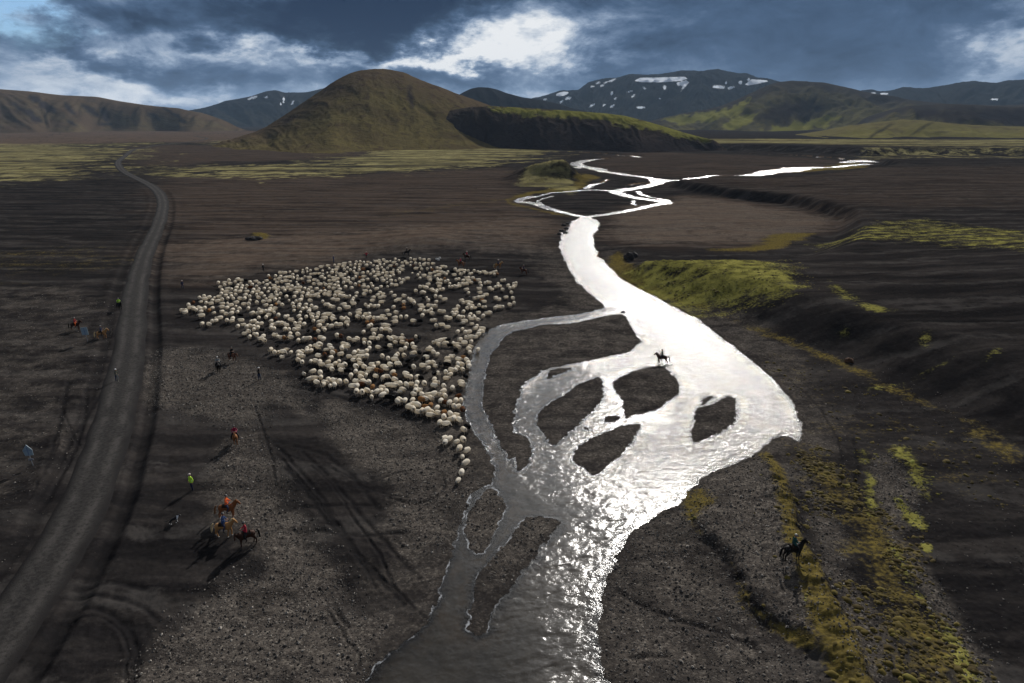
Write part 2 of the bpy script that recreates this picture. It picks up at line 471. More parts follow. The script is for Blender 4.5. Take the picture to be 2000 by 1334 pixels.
OCHRE = [
    (zone((1490, 890), (1520, 900), (1545, 975), (1556, 1070), (1580, 1118), (1612, 1185), (1642, 1250), (1668, 1320), (1700, 1400), (1640, 1400), (1590, 1290), (1560, 1220), (1545, 1140), (1530, 1080), (1510, 990)), 0.86, .7),
    (zone((1560, 870), (1660, 900), (1720, 960), (1760, 1060), (1830, 1200), (1900, 1390), (1740, 1390), (1690, 1250), (1640, 1130), (1600, 1000)), 0.56, 4),
    (zone((1338, 965), (1352, 960), (1380, 950), (1400, 990), (1360, 1010), (1372, 1060), (1350, 1030)), 0.8, .8),
    (zone((1425, 1110), (1450, 1150), (1470, 1195), (1520, 1235), (1580, 1270), (1560, 1280), (1490, 1230), (1440, 1180)), 0.7, .6),
    (zone((1185, 515), (1205, 495), (1230, 520), (1280, 560), (1380, 598), (1380, 610), (1290, 585), (1220, 552)), 0.8, 2.0),
    (zone((1400, 612), (1500, 650), (1600, 690), (1720, 738), (1850, 805), (1990, 870), (1980, 885), (1800, 800), (1600, 705), (1440, 640)), 0.48, 1.4),
    (zone((1480, 690), (1600, 720), (1800, 830), (1960, 910), (1990, 1010), (1800, 930), (1640, 880), (1560, 800)), 0.25, 4),
    (zone((1130, 340), (1170, 345), (1160, 362), (1120, 372), (1060, 378), (1000, 392), (990, 385), (1060, 370), (1120, 362)), 0.7, 6),
    (zone((990, 388), (1010, 398), (1060, 410), (1110, 420), (1110, 424), (1040, 412), (985, 398)), 0.6, 3),
    (zone((700, 432), (800, 410), (980, 385), (1000, 392), (900, 410), (800, 424)), 0.36, 10),
    (zone((1460, 482), (1500, 462), (1585, 458), (1560, 475), (1480, 492), (1380, 492)), 0.85, 5),
    (zone((-200, 500), (60, 480), (250, 470), (300, 480), (240, 530), (60, 560), (-200, 580)), 0.28, 14),
    (zone((490, 462), (520, 458), (525, 468), (495, 472)), 0.75, 1.5),
    (zone((1640, 320), (1700, 322), (1690, 330), (1640, 334), (1540, 340), (1560, 335)), 0.7, 6),
    (zone((1880, 850), (1960, 855), (2000, 900), (2000, 930), (1930, 890)), 0.55, 2),
]
TAN = [
    (zone((330, 350), (700, 345), (1000, 330), (1010, 380), (1100, 425), (1000, 440), (700, 470), (430, 500), (340, 440)), 0.40, 16),
    (zone((1300, 300), (1700, 318), (1460, 345), (1320, 350), (1150, 330), (1200, 305)), 0.30, 14),
    (zone((1300, 360), (1500, 350), (1760, 340), (2200, 350), (2200, 420), (1700, 430), (1500, 395)), 0.22, 14),
    (zone((-600, 250), (480, 256), (520, 268), (420, 278), (300, 279), (-600, 281)), 0.9, 60),
    (zone((270, 288), (420, 286), (700, 290), (690, 306), (600, 314), (430, 318), (290, 326)), 0.42, 30),
    (zone((1180, 440), (1200, 425), (1330, 385), (1500, 402), (1615, 432), (1600, 450), (1500, 470), (1400, 482), (1250, 478), (1175, 460)), 0.55, 12),
    (zone((340, 480), (600, 455), (1000, 425), (1090, 440), (1080, 470), (900, 480), (640, 510), (360, 545)), 0.62, 14),
]
GRAVEL = [
    (zone((430, 880), (500, 860), (560, 960), (640, 1060), (700, 1180), (720, 1260), (715, 1345), (260, 1345), (330, 1240), (440, 1130), (520, 1090), (470, 1000), (420, 960)), 1.0, 4),
    (zone((300, 690), (420, 690), (560, 740), (640, 800), (640, 830), (560, 800), (500, 850), (420, 830), (300, 800)), 0.7, 4),
    (zone((640, 800), (700, 790), (830, 830), (900, 880), (925, 940), (870, 990), (880, 1040), (850, 1090), (760, 1010), (800, 960), (740, 930), (660, 860)), 0.8, 3),
    (zone((900, 940), (1100, 1000), (1090, 1040), (1000, 1150), (960, 1120), (900, 1060)), 0.9, 2),
    (zone((1350, 960), (1480, 890), (1500, 920), (1530, 1000), (1530, 1090), (1560, 1180), (1580, 1260), (1500, 1220), (1430, 1110), (1370, 1040)), 0.95, 2),
    (zone((1200, 1060), (1340, 990), (1400, 1100), (1500, 1260), (1600, 1345), (1190, 1345), (1180, 1200)), 0.62, 3),
    (zone((1560, 900), (1620, 1000), (1660, 1150), (1740, 1345), (1660, 1345), (1590, 1130)), 0.7, 2),
    (zone((1720, 1040), (1770, 1080), (1850, 1180), (1930, 1345), (1890, 1345), (1800, 1170)), 0.95, 1.2),
    (zone((1720, 890), (1790, 930), (1800, 1010), (1760, 1050), (1720, 1020)), 0.8, 1.2),
    (zone((-200, 600), (200, 560), (230, 640), (200, 760), (100, 900), (-200, 1000)), 0.36, 6),
    (zone((1180, 440), (1330, 385), (1615, 432), (1500, 470), (1250, 478)), 0.7, 8),
    (zone((1050, 620), (1230, 615), (1245, 680), (1030, 745), (1000, 830), (950, 800), (960, 680)), 0.5, 3),
    (zone((560, 640), (760, 560), (1000, 600), (1100, 560), (1170, 600), (930, 660), (900, 780), (700, 700)), 0.16, 5),
    (zone((340, 480), (1000, 425), (1090, 440), (1080, 500), (900, 500), (640, 520), (360, 560)), 0.45, 10),
]

# ------------------------------------------------------------------ the terrain as a function
MOUNDS = [(1068, 352, 15.5, 16, 7.6, 2.0), (1030, 350, 14, 10, 3.0, 2.0), (1100, 352, 8, 10, 5.0, 2.0), (500, 464, 3.4, 4.0, 1.1, 2.0), (830, 472, 12, 16, 1.2, 2.0),
          (1222, 355, 9, 14, 1.6, 2.0), (650, 700, 8, 4, 0.0, 2.0), (740, 262, 90, 60, 9.0, 2.0), (640, 262, 60, 50, 6.0, 2.0), (1238, 497, 6, 6, 1.2, 2.0)]

def terrain(x, y, water_only=False):
    r = np.hypot(x, y)
    k = np.clip(r / 90.0, 0.45, 7.0)                      # shore raggedness grows with the streams' own scale
    wx = x + 0.45 * k * fbm(x, y, 0.35, 4, 3) + 0.38 * fbm(x, y, 1.7, 4, 77)
    wy = y + 0.45 * k * fbm(x, y, 0.35, 4, 9) + 0.38 * fbm(x, y, 1.7, 4, 78)
    d = poly_sdf(wx, wy, MAIN_W, 22.0)
    for p in ISL_W:
        s = poly_sdf(wx, wy, p, 22.0)
        d = np.where(s < 21.9, np.maximum(d, -s), d)
    ds = np.full(x.shape, 22.0)
    for line, wm in STR_W:
        s, _ = line_dist(wx, wy, line, 22.0, wm)
        ds = np.minimum(ds, s)
    d = np.minimum(d, ds)
    out = {'river': d}
    sh = np.full(x.shape, 14.0)
    for p in SHALLOW:
        sh = np.minimum(sh, poly_sdf(x, y, p, 14.0))
    out['calm'] = 1 - sstep(-4.0, 7.0, sh + 3.0 * fbm(x, y, 0.12, 3, 19))
    # bed and banks
    cut = (0.035 + 0.07 * fbm(x, y, 0.25, 3, 21)) * sstep(0, 0.5, d) + 0.16 * sstep(0.1, 5.0, d) + 0.05 * np.abs(fbm(x, y, 0.8, 3, 22)) * sstep(0.05, 1.5, d) + 0.28 * sstep(6, 20, d)
    bed = -0.04 - (0.05 + 0.42 * (1 - out['calm'] * 0.72)) * sstep(0, 3.0, -d) + 0.10 * fbm(x, y, 0.5, 3, 33) * sstep(0, 1.0, -d) * (0.4 + out['calm'])
    z = np.where(d > 0, np.maximum(cut, 0.012), np.minimum(bed, -0.008))
    dry = sstep(0.3, 4.0, d)
    near = 1 - sstep(300, 800, r)
    roadd, roads = line_dist(x, y, ROAD_W, 30.0)
    off = sstep(ROAD_HALF + 0.3, ROAD_HALF + 2.5, roadd)
    z = z + dry * off * (0.30 * fbm(x, y, 0.05, 4, 41) + 0.10 * fbm(x, y, 0.4, 4, 42) * near + 0.055 * fbm(x, y, 1.7, 3, 43) * (1 - sstep(90, 200, r)))
    z = z + dry * (1 - near) * 1.2 * (fbm(x, y, 0.006, 4, 45) + 0.5)
    # terrace and black dome on the right bank, far mossy bluff
    pw = fbm(x, y, 0.06, 4, 51)
    pd = -poly_sdf(x + 1.6 * pw, y + 1.6 * fbm(x, y, 0.06, 4, 52), PLATEAU, 170.0)
    far = sstep(190, 260, r)
    z = z + (4.6 - 0.6 * far) * sstep(0, 13 - 6 * far, pd) + (3.6 - 2.6 * far) * sstep(9, 80, pd)
    gul = np.abs(fbm(x * 1.0, y * 0.35, 0.10, 4, 55))
    z = z - sstep(0.5, 9, pd) * (1 - sstep(22, 60, pd)) * gul * 0.35
    out['plateau'] = sstep(-1, 4, pd)
    bd = -poly_sdf(x + 14 * pw, y + 14 * fbm(x, y, 0.02, 4, 53), BLUFF, 60.0)
    z = z + 6.5 * sstep(0, 13, bd)
    out['bluff'] = sstep(0, 6, bd) * (1 - sstep(8, 14, bd))
    for px, py, rx, ry, h, e in MOUNDS:
        if h == 0:
            continue
        cx, cy = G(px, py)
        q = np.sqrt(((x - cx) / rx) ** 2 + ((y - cy) / ry) ** 2)
        q = q * (1 + 0.22 * fbm(x, y, 2.0 / rx, 4, 61))
        z = z + h * np.exp(-q ** e) * (1 + 0.16 * fbm(x, y, 5.0 / rx, 4, 62))
    z = z + sstep(2, 10, pd) * (0.13 * fbm(x, y, 0.28, 4, 57) + 0.12 * np.abs(fbm(x, y, 0.9, 3, 58))) * near
    # grassy banks near the lone rider
    da, sa = line_dist(x, y, BANK_A, 12.0)
    z = z + 0.55 * sstep(-0.2, 1.1, sa + 0.5 * fbm(x, y, 0.8, 3, 63)) * (1 - sstep(5, 12, da)) * dry
    db, sb = line_dist(x, y, BANK_B, 10.0)
    z = z + 0.65 * np.where(sb > 0, np.exp(-(sb / 0.55) ** 2), np.exp(-(sb / 2.6) ** 2)) * (1 + 0.5 * fbm(x, y, 1.2, 3, 64)) * dry
    # ditch along the road
    side = sstep(0.2, 0.9, roadd - ROAD_HALF) * (1 - sstep(1.2, 2.4, roadd - ROAD_HALF))
    z = z - 0.30 * side * np.where(roads < 0, 1.0, 0.35) * (1 - sstep(200, 400, r))
    z = z + 0.13 * sstep(1.6, 2.4, roadd - ROAD_HALF) * (1 - sstep(2.6, 4.2, roadd - ROAD_HALF)) * near
    out['ditch'] = side
    out['road'] = roadd
    if water_only:
        out['z'] = z
        return out
    # ruts
    tr = np.zeros(x.shape)
    for i, t in enumerate(TRACKS):
        for o in ((0,) if i > 22 else (0,)):
            s, _ = line_dist(x + 0.25 * fbm(x, y, 0.7, 2, 71), y, t, 2.5)
            w = 0.12 + 0.07 * (i % 3)
            tr = np.maximum(tr, np.exp(-(s / w) ** 2))
            z = z + dry * 0.02 * np.exp(-((s - 2.2 * w) / (0.8 * w)) ** 2)
    tr = tr * (0.55 + 0.9 * np.clip(fbm(x, y, 1.1, 3, 72) + 0.5, 0, 1))
    z = z - 0.07 * tr * dry
    out['track'] = np.clip(tr, 0, 1)
    out['z'] = z
    wob = fbm(x, y, 0.05, 5, 81)
    for key, lst in (('moss', MOSS), ('ochre', OCHRE), ('tan', TAN), ('gravel', GRAVEL)):
        v = np.zeros(x.shape)
        for p, s, soft in lst:
            soft = soft * (1.5 if soft < 1.25 else 1.0)
            q = poly_sdf(x + soft * 0.9 * wob, y + soft * 0.9 * fbm(x, y, 0.06, 5, 82), p, max(soft * 2, 3.0))
            v = np.maximum(v, s * (1 - sstep(-soft, soft, q)))
        out[key] = v
    out['gravel'] = np.maximum(out['gravel'], 0.50 * (d > 0) * (1 - sstep(4, 13, d + 6 * wob)) * (1 - sstep(150, 230, r)))
    out['wet'] = 1 - sstep(0.0, 1.1 + 2.4 * fbm(x, y, 0.22, 3, 83), d)
    return out

# ------------------------------------------------------------------ mesh helpers
def mesh_from(name, verts, faces4=None, faces=None, smooth=True):
    me = bpy.data.meshes.new(name)
    verts = np.asarray(verts, np.float32)
    me.vertices.add(len(verts))
    me.vertices.foreach_set('co', verts.ravel())
    if faces4 is not None:
        faces4 = np.asarray(faces4, np.int32)
        n = len(faces4)
        me.loops.add(n * 4)
        me.loops.foreach_set('vertex_index', faces4.ravel())
        me.polygons.add(n)
        me.polygons.foreach_set('loop_start', np.arange(0, n * 4, 4, dtype=np.int32))
        me.polygons.foreach_set('loop_total', np.full(n, 4, np.int32))
    elif faces is not None:
        tot = np.array([len(f) for f in faces], np.int32)
        me.loops.add(int(tot.sum()))
        me.loops.foreach_set('vertex_index', np.array([i for f in faces for i in f], np.int32))
        me.polygons.add(len(faces))
        me.polygons.foreach_set('loop_start', np.concatenate([[0], np.cumsum(tot)[:-1]]).astype(np.int32))
        me.polygons.foreach_set('loop_total', tot)
    me.update(calc_edges=True)
    if smooth:
        me.polygons.foreach_set('use_smooth', np.ones(len(me.polygons), bool))
    me.validate()
    return me

def add_attr(me, name, vals):
    a = me.attributes.new(name, 'FLOAT', 'POINT')
    a.data.foreach_set('value', np.asarray(vals, np.float32))

def add_col(me, name, rgb):
    a = me.attributes.new(name, 'FLOAT_COLOR', 'POINT')
    c = np.ones((len(rgb), 4), np.float32)
    c[:, :3] = rgb
    a.data.foreach_set('color', c.ravel())

def link(name, me, mat=None, parent=None, kind=None):
    o = bpy.data.objects.new(name, me)
    COL.objects.link(o)
    if mat is not None:
        for mm in (mat if isinstance(mat, (list, tuple)) else [mat]):
            me.materials.append(mm)
    if parent is not None:
        o.parent = parent
    if kind:
        o['kind'] = kind
    return o

def tag(o, label, cat, group=None):
    o['label'] = label
    o['category'] = cat
    if group:
        o['group'] = group
    return o

def new_mat(name):
    m = bpy.data.materials.new(name)
    m.use_nodes = True
    t = NT(m.node_tree)
    for nd in list(t.n):
        t.n.remove(nd)
    out = t.new('ShaderNodeOutputMaterial')
    return m, t, out

def principled(t, out, col, rough=0.9, spec=0.3, normal=None):
    p = t.new('ShaderNodeBsdfPrincipled')
    t.put(p.inputs['Base Color'], col)
    t.put(p.inputs['Roughness'], rough)
    t.put(p.inputs['Specular IOR Level'], spec)
    if normal is not None:
        t.l.new(normal, p.inputs['Normal'])
    t.l.new(p.outputs[0], out.inputs['Surface'])
    return p

def bump(t, h, strength, dist, normal=None):
    b = t.new('ShaderNodeBump')
    t.put(b.inputs['Height'], h)
    b.inputs['Strength'].default_value = strength
    b.inputs['Distance'].default_value = dist
    if normal is not None:
        t.l.new(normal, b.inputs['Normal'])
    return b.outputs[0]

# ------------------------------------------------------------------ ground material
def ground_material():
    m, t, out = new_mat('black_sand')
    pos = t.new('ShaderNodeNewGeometry').outputs['Position']
    A = lambda n: t.attr(n).outputs['Fac']
    nb = t.noise(pos, 0.035, 4, 0.55)
    nm = t.noise(pos, 0.35, 5, 0.6)
    nf = t.noise(pos, 2.3, 5, 0.65)
    nst = t.noise(t.vec(pos, (0.03, 0.35, 0.3), rot=(0, 0, 0.35)), 1.0, 5, 0.6, 0.5)
    sand = t.mix(t.step(nb, 0.35, 0.68), (0.0105, 0.0098, 0.0102), (0.021, 0.0192, 0.0188))
    sand = t.mix(t.m('MULTIPLY', t.step(nst, 0.42, 0.62), 0.55), sand, (0.030, 0.027, 0.0252))
    sand = t.mix(t.m('MULTIPLY', t.step(nf, 0.45, 0.75), 0.35), sand, (0.038, 0.034, 0.0315))
    ero = t.noise(t.vec(pos, (0.05, 0.22, 0.2), rot=(0, 0, -0.45)), 1.0, 9, 0.70, 1.2)
    ero = t.m('ADD', ero, t.m('MULTIPLY', t.m('SUBTRACT', nf, 0.5), 0.22))
    sand = t.mix(1.0, sand, t.mix(t.step(ero, 0.36, 0.66), (0.72, 0.72, 0.73), (1.34, 1.31, 1.28)), 'MULTIPLY')
    wv_ = t.new('ShaderNodeTexWave', wave_type='BANDS', bands_direction='Y')
    t.l.new(t.vec(pos, (0.35, 1.0, 1.0), rot=(0, 0, 0.25)), wv_.inputs['Vector'])
    wv_.inputs['Scale'].default_value = 0.030
    wv_.inputs['Distortion'].default_value = 9.0
    wv_.inputs['Detail'].default_value = 4.0
    wv_.inputs['Detail Scale'].default_value = 1.6
    wv_.inputs['Detail Roughness'].default_value = 0.6
    lines = t.m('MULTIPLY', t.step(t.m('ADD', wv_.outputs['Fac'], t.m('MULTIPLY', t.m('SUBTRACT', nf, 0.5), 0.4)), 0.80, 0.97), t.step(nm, 0.35, 0.6))
    sand = t.mix(t.m('MULTIPLY', lines, 0.55), sand, (0.050, 0.046, 0.043))
    sand = t.mix(t.m('MULTIPLY', t.step(t.m('ADD', wv_.outputs['Fac'], t.m('MULTIPLY', t.m('SUBTRACT', nf, 0.5), 0.25)), 0.16, 0.04), 0.45), sand, (0.009, 0.0085, 0.009))
    # gravel: many stones, some of them pale
    g = A('gravel')
    gm = t.m('MULTIPLY', t.step(t.m('ADD', g, t.m('MULTIPLY', t.m('SUBTRACT', nm, 0.5), 1.1)), 0.18, 0.75), 1.0)
    vo = t.new('ShaderNodeTexVoronoi')
    t.l.new(pos, vo.inputs['Vector'])
    vo.inputs['Scale'].default_value = 7.5
    vsep = t.new('ShaderNodeSeparateColor')
    t.l.new(vo.outputs['Color'], vsep.inputs[0])
    pale = t.step(vsep.outputs[0], 0.72, 0.98)
    stone = t.mix(vsep.outputs[1], (0.085, 0.076, 0.066), (0.20, 0.18, 0.155))
    gcol = t.mix(t.step(nf, 0.3, 0.7), (0.036, 0.0325, 0.0300), (0.082, 0.072, 0.063))
    gcol = t.mix(t.m('MULTIPLY', pale, 0.85), gcol, stone)
    gcol = t.mix(1.0, gcol, t.mix(t.step(ero, 0.34, 0.62), (0.62, 0.61, 0.62), (1.15, 1.13, 1.10)), 'MULTIPLY')
    col = t.mix(t.m('MULTIPLY', gm, 0.9), sand, gcol)
    # rusty soil of the plain
    tn = t.m('MULTIPLY', A('tan'), t.step(nst, 0.25, 0.65))
    col = t.mix(tn, col, t.mix(nm, (0.085, 0.058, 0.044), (0.125, 0.092, 0.066)))
    # ochre grass and moss
    brk = t.m('ADD', t.m('MULTIPLY', t.m('SUBTRACT', nf, 0.5), 1.0), t.m('MULTIPLY', t.m('SUBTRACT', nm, 0.5), 0.9))
    brk = t.m('ADD', brk, t.m('MULTIPLY', t.m('SUBTRACT', nst, 0.5), 0.9))
    nfar = t.noise(pos, 0.075, 6, 0.68, 0.3)
    brkf = t.m('ADD', t.m('MULTIPLY', t.m('SUBTRACT', nfar, 0.5), 1.6), t.m('MULTIPLY', t.m('SUBTRACT', nm, 0.5), 0.6))
    fm_ = t.attr('far').outputs['Fac']
    brk = t.m('ADD', t.m('MULTIPLY', brk, t.m('SUBTRACT', 1.0, fm_)), t.m('MULTIPLY', brkf, fm_))
    of = t.step(t.m('ADD', A('ochre'), brk), 0.30, 0.72)
    of = t.m('MULTIPLY', of, t.step(A('ochre'), 0.02, 0.2))
    col = t.mix(of, col, t.mix(t.step(nf, 0.3, 0.7), (0.050, 0.040, 0.016), (0.120, 0.092, 0.027)))
    mf = t.step(t.m('ADD', A('moss'), brk), 0.34, 0.70)
    mf = t.m('MULTIPLY', mf, t.step(A('moss'), 0.02, 0.2))
    strk = t.noise(t.vec(pos, (0.008, 0.045, 0.1), rot=(0, 0, 0.12)), 1.0, 6, 0.62, 0.4)
    farm = t.attr('far').outputs['Fac']
    mf = t.m('MULTIPLY', mf, t.m('SUBTRACT', 1.0, t.m('MULTIPLY', farm, t.m('MULTIPLY', t.step(strk, 0.58, 0.38), 0.8))))
    col = t.mix(t.m('MULTIPLY', mf, t.m('SUBTRACT', 1.0, t.m('MULTIPLY', farm, 0.2))), col, t.mix(farm, t.mix(t.step(nm, 0.3, 0.7), (0.090, 0.085, 0.022), (0.200, 0.185, 0.050)), t.mix(t.step(nfar, 0.35, 0.65), (0.130, 0.114, 0.052), (0.262, 0.232, 0.108))))
    # churned and wet places, and the ditch a little darker
    dark = t.m('MAXIMUM', t.m('MULTIPLY', A('track'), 0.75), t.m('MULTIPLY', A('ditch'), 0.35))
    col = t.mix(dark, col, (0.010, 0.0095, 0.010))
    wet = A('wet')
    col = t.mix(t.m('MULTIPLY', wet, t.m('MULTIPLY', t.step(nm, 0.2, 0.75), 0.55)), col, (0.014, 0.0125, 0.0115))
    bedf = A('bed')
    col = t.mix(bedf, col, t.mix(t.step(nm, 0.3, 0.7), (0.060, 0.047, 0.034), (0.260, 0.170, 0.090)))
    rough = t.m('SUBTRACT', 0.92, t.m('MULTIPLY', wet, 0.35))
    h = t.m('ADD', t.m('MULTIPLY', nf, 0.6), t.m('MULTIPLY', t.m('SUBTRACT', 1.0, vo.outputs['Distance']), t.m('MULTIPLY', gm, 0.5)))
    h = t.m('ADD', h, t.m('MULTIPLY', t.noise(pos, 9.0, 3, 0.6), t.m('ADD', 0.25, t.m('MULTIPLY', mf, 0.8))))
    nrm = bump(t, h, 0.9, 0.07)
    nrm = bump(t, t.noise(pos, 0.8, 4, 0.6), 0.5, 0.16, nrm)
    principled(t, out, col, rough, 0.0, nrm)
    return m

# ------------------------------------------------------------------ ground sheet: rings round the drone's foot point
azd = np.radians(np.linspace(-46, 46, 1060))
azs = np.radians(np.concatenate([np.linspace(46, 180, 36)[1:-1], np.linspace(-180, -46, 36)[:-1]]))
AZ = np.concatenate([azd, azs])
dep = np.concatenate([np.linspace(46.5, 9, 470), np.linspace(9, 1.0, 215)[1:], np.geomspace(1.0, 0.205, 26)[1:]])
RR = np.concatenate([np.linspace(2.0, H / math.tan(math.radians(46.5)), 14)[:-1], H / np.tan(np.radians(dep))])
NA, NR = len(AZ), len(RR)
RRg, AZg = np.meshgrid(RR, AZ, indexing='ij')
gx, gy = (RRg * np.sin(AZg)).ravel(), (RRg * np.cos(AZg)).ravel()
T = terrain(gx, gy)
gz = T['z']
ii, jj = np.meshgrid(np.arange(NR - 1), np.arange(NA), indexing='ij')
jn = (jj + 1) % NA
Q = np.stack([ii * NA + jj, ii * NA + jn, (ii + 1) * NA + jn, (ii + 1) * NA + jj], -1).reshape(-1, 4)
gv = np.stack([gx, gy, gz], 1)
cidx = len(gv)
gv = np.vstack([gv, [[0, 0, float(gz[:NA].mean())]]])
gme = bpy.data.meshes.new('ground')
tri = np.stack([np.arange(NA), (np.arange(NA) + 1) % NA, np.full(NA, cidx)], 1)
gme.vertices.add(len(gv))
gme.vertices.foreach_set('co', gv.astype(np.float32).ravel())
nq, nt = len(Q), len(tri)
gme.loops.add(nq * 4 + nt * 3)
gme.loops.foreach_set('vertex_index', np.concatenate([Q.ravel(), tri.ravel()]).astype(np.int32))
gme.polygons.add(nq + nt)
gme.polygons.foreach_set('loop_start', np.concatenate([np.arange(0, nq * 4, 4), nq * 4 + np.arange(0, nt * 3, 3)]).astype(np.int32))
gme.polygons.foreach_set('loop_total', np.concatenate([np.full(nq, 4), np.full(nt, 3)]).astype(np.int32))
gme.update(calc_edges=True)
gme.polygons.foreach_set('use_smooth', np.ones(nq + nt, bool))
ap = lambda v: np.append(v, 0.0)
for key in ('moss', 'ochre', 'tan', 'gravel', 'track', 'wet'):
    add_attr(gme, key, ap(T[key]))
add_attr(gme, 'far', ap(sstep(180, 420, RRg.ravel())))
add_attr(gme, 'ditch', ap(T['ditch'] * (1 - sstep(150, 420, RRg.ravel()))))
add_attr(gme, 'bed', ap(sstep(0.0, 0.8, -T['river']) * (0.45 + 0.55 * T['calm'])))
M_GROUND = ground_material()
link('ground', gme, M_GROUND, kind='structure')

# ------------------------------------------------------------------ water
def water_material():
    m, t, out = new_mat('river_water')
    pos = t.new('ShaderNodeNewGeometry').outputs['Position']
    calm = t.attr('calm').outputs['Fac']
    depth = t.attr('depth').outputs['Fac']
    wv = t.vec(pos, (1.5, 2.6, 1.0), rot=(0, 0, math.radians(-28)))
    big = t.noise(wv, 0.55, 5, 0.62, 0.7)
    small = t.noise(t.vec(pos, (1.0, 1.5, 1.0), rot=(0, 0, math.radians(-28))), 2.2, 5, 0.62, 0.5)
    amp = t.m('MULTIPLY', t.m('SUBTRACT', 1.0, t.m('MULTIPLY', calm, 0.70)), t.attr('rapid').outputs['Fac'])
    h = t.m('MULTIPLY', t.m('ADD', big, t.m('MULTIPLY', small, 0.42)), amp)
    nrm = bump(t, h, 1.0, 0.255)
    gl = t.new('ShaderNodeBsdfGlossy')
    gl.inputs['Roughness'].default_value = 0.20
    # rippled open water spreads the sun's glint wide; the near rapids break it into facets; the side pools lie still
    near_ = t.attr('rapids').outputs['Fac']
    ro = near_
    ro = t.m('ADD', t.m('MULTIPLY', ro, t.m('SUBTRACT', 1.0, calm)), t.m('MULTIPLY', calm, 0.15))
    t.put(gl.inputs['Roughness'], ro)
    t.l.new(nrm, gl.inputs['Normal'])
    gl.inputs['Color'].default_value = (1, 1, 1, 1)
    tr = t.new('ShaderNodeBsdfTransparent')
    t.put(tr.inputs['Color'], t.mix(t.step(depth, 0.0, 2.5), (0.88, 0.85, 0.79), (0.46, 0.48, 0.47)))
    # suspended silt scatters a little light back
    df = t.new('ShaderNodeBsdfDiffuse')
    df.inputs['Color'].default_value = (0.175, 0.155, 0.130, 1)
    silt = t.new('ShaderNodeMixShader')
    t.put(silt.inputs[0], t.m('MULTIPLY', t.step(depth, 0.1, 2.0), t.m('SUBTRACT', 0.34, t.m('MULTIPLY', calm, 0.29))))
    t.l.new(tr.outputs[0], silt.inputs[1])
    t.l.new(df.outputs[0], silt.inputs[2])
    fr = t.new('ShaderNodeFresnel')
    fr.inputs['IOR'].default_value = 1.33
    t.l.new(nrm, fr.inputs['Normal'])
    mx = t.new('ShaderNodeMixShader')
    t.l.new(fr.outputs[0], mx.inputs[0])
    t.l.new(silt.outputs[0], mx.inputs[1])
    t.l.new(gl.outputs[0], mx.inputs[2])
    # a thread of foam along the quiet margins
    fo = t.new('ShaderNodeBsdfDiffuse')
    fo.inputs['Color'].default_value = (0.62, 0.64, 0.67, 1)
    ff = t.m('MULTIPLY', t.step(depth, 0.15, 0.04), t.m('MULTIPLY', t.step(calm, 0.2, 0.7), t.step(t.noise(pos, 0.55, 4, 0.65), 0.46, 0.60)))
    mf = t.new('ShaderNodeMixShader')
    t.put(mf.inputs[0], t.m('MULTIPLY', ff, 0.36))
    t.l.new(mx.outputs[0], mf.inputs[1])
    t.l.new(fo.outputs[0], mf.inputs[2])
    t.l.new(mf.outputs[0], out.inputs['Surface'])
    return m

RV = T['river']
qd = RV[Q].min(1)
qr = RRg.ravel()[Q].max(1)
keepq = Q[(qd < 0.9) & (np.abs(AZg.ravel()[Q]).max(1) < math.radians(46.5)) & (qr > 18)]
used, inv = np.unique(keepq, return_inverse=True)
wx_, wy_ = gx[used], gy[used]
amp = (1 - 0.85 * T['calm'][used]) * sstep(0, 1.5, -RV[used]) * (1 - sstep(120, 300, RRg.ravel()[used]))
ca, sa_ = math.cos(math.radians(28)), math.sin(math.radians(28))
u_, v_ = wx_ * ca + wy_ * sa_, -wx_ * sa_ + wy_ * ca
wz = amp * (0.18 + 0.82 * (1 - sstep(52, 80, np.hypot(wx_, wy_)))) * (0.100 * fbm(u_, v_ * 1.7, 0.90, 3, 91, 0.5) + 0.030 * fbm(u_ * 0.6, v_ * 2.0, 1.4, 2, 95))
wme = mesh_from('river_water', np.stack([wx_, wy_, wz], 1), inv.reshape(-1, 4))
add_attr(wme, 'calm', T['calm'][used])
rapid = 0.30 + 0.70 * sstep(50, 70, np.hypot(wx_, wy_))
add_attr(wme, 'rapid', rapid)
wr_ = np.hypot(wx_, wy_)
add_attr(wme, 'rapids', 0.16 - 0.02 * sstep(48, 66, wr_))
add_attr(wme, 'depth', np.clip(-RV[used], 0, 5))
link('river_water', wme, water_material(), kind='structure')

# ------------------------------------------------------------------ road
def road_material():
    m, t, out = new_mat('gravel_road')
    pos = t.new('ShaderNodeNewGeometry').outputs['Position']
    a = t.attr('across').outputs['Fac']
    rut = t.attr('rut').outputs['Fac']
    nf = t.noise(pos, 3.0, 5, 0.65)
    nm = t.noise(pos, 0.22, 4, 0.6)
    col = t.mix(t.step(nf, 0.3, 0.72), (0.016, 0.0150, 0.0145), (0.036, 0.0335, 0.0315))
    col = t.mix(t.m('MULTIPLY', t.m('MULTIPLY', rut, t.step(nf, 0.2, 0.6)), t.step(nm, 0.3, 0.62)), col, (0.058, 0.0535, 0.050))
    col = t.mix(t.step(t.m('ADD', a, t.m('ADD', t.m('MULTIPLY', t.m('SUBTRACT', nf, 0.5), 0.6), t.m('MULTIPLY', t.m('SUBTRACT', nm, 0.5), 0.5))), 0.62, 0.98), col, (0.0125, 0.0115, 0.0115))
    principled(t, out, col, 0.92, 0.03, bump(t, t.m('ADD', nf, t.noise(pos, 12, 2)), 0.6, 0.04))
    return m

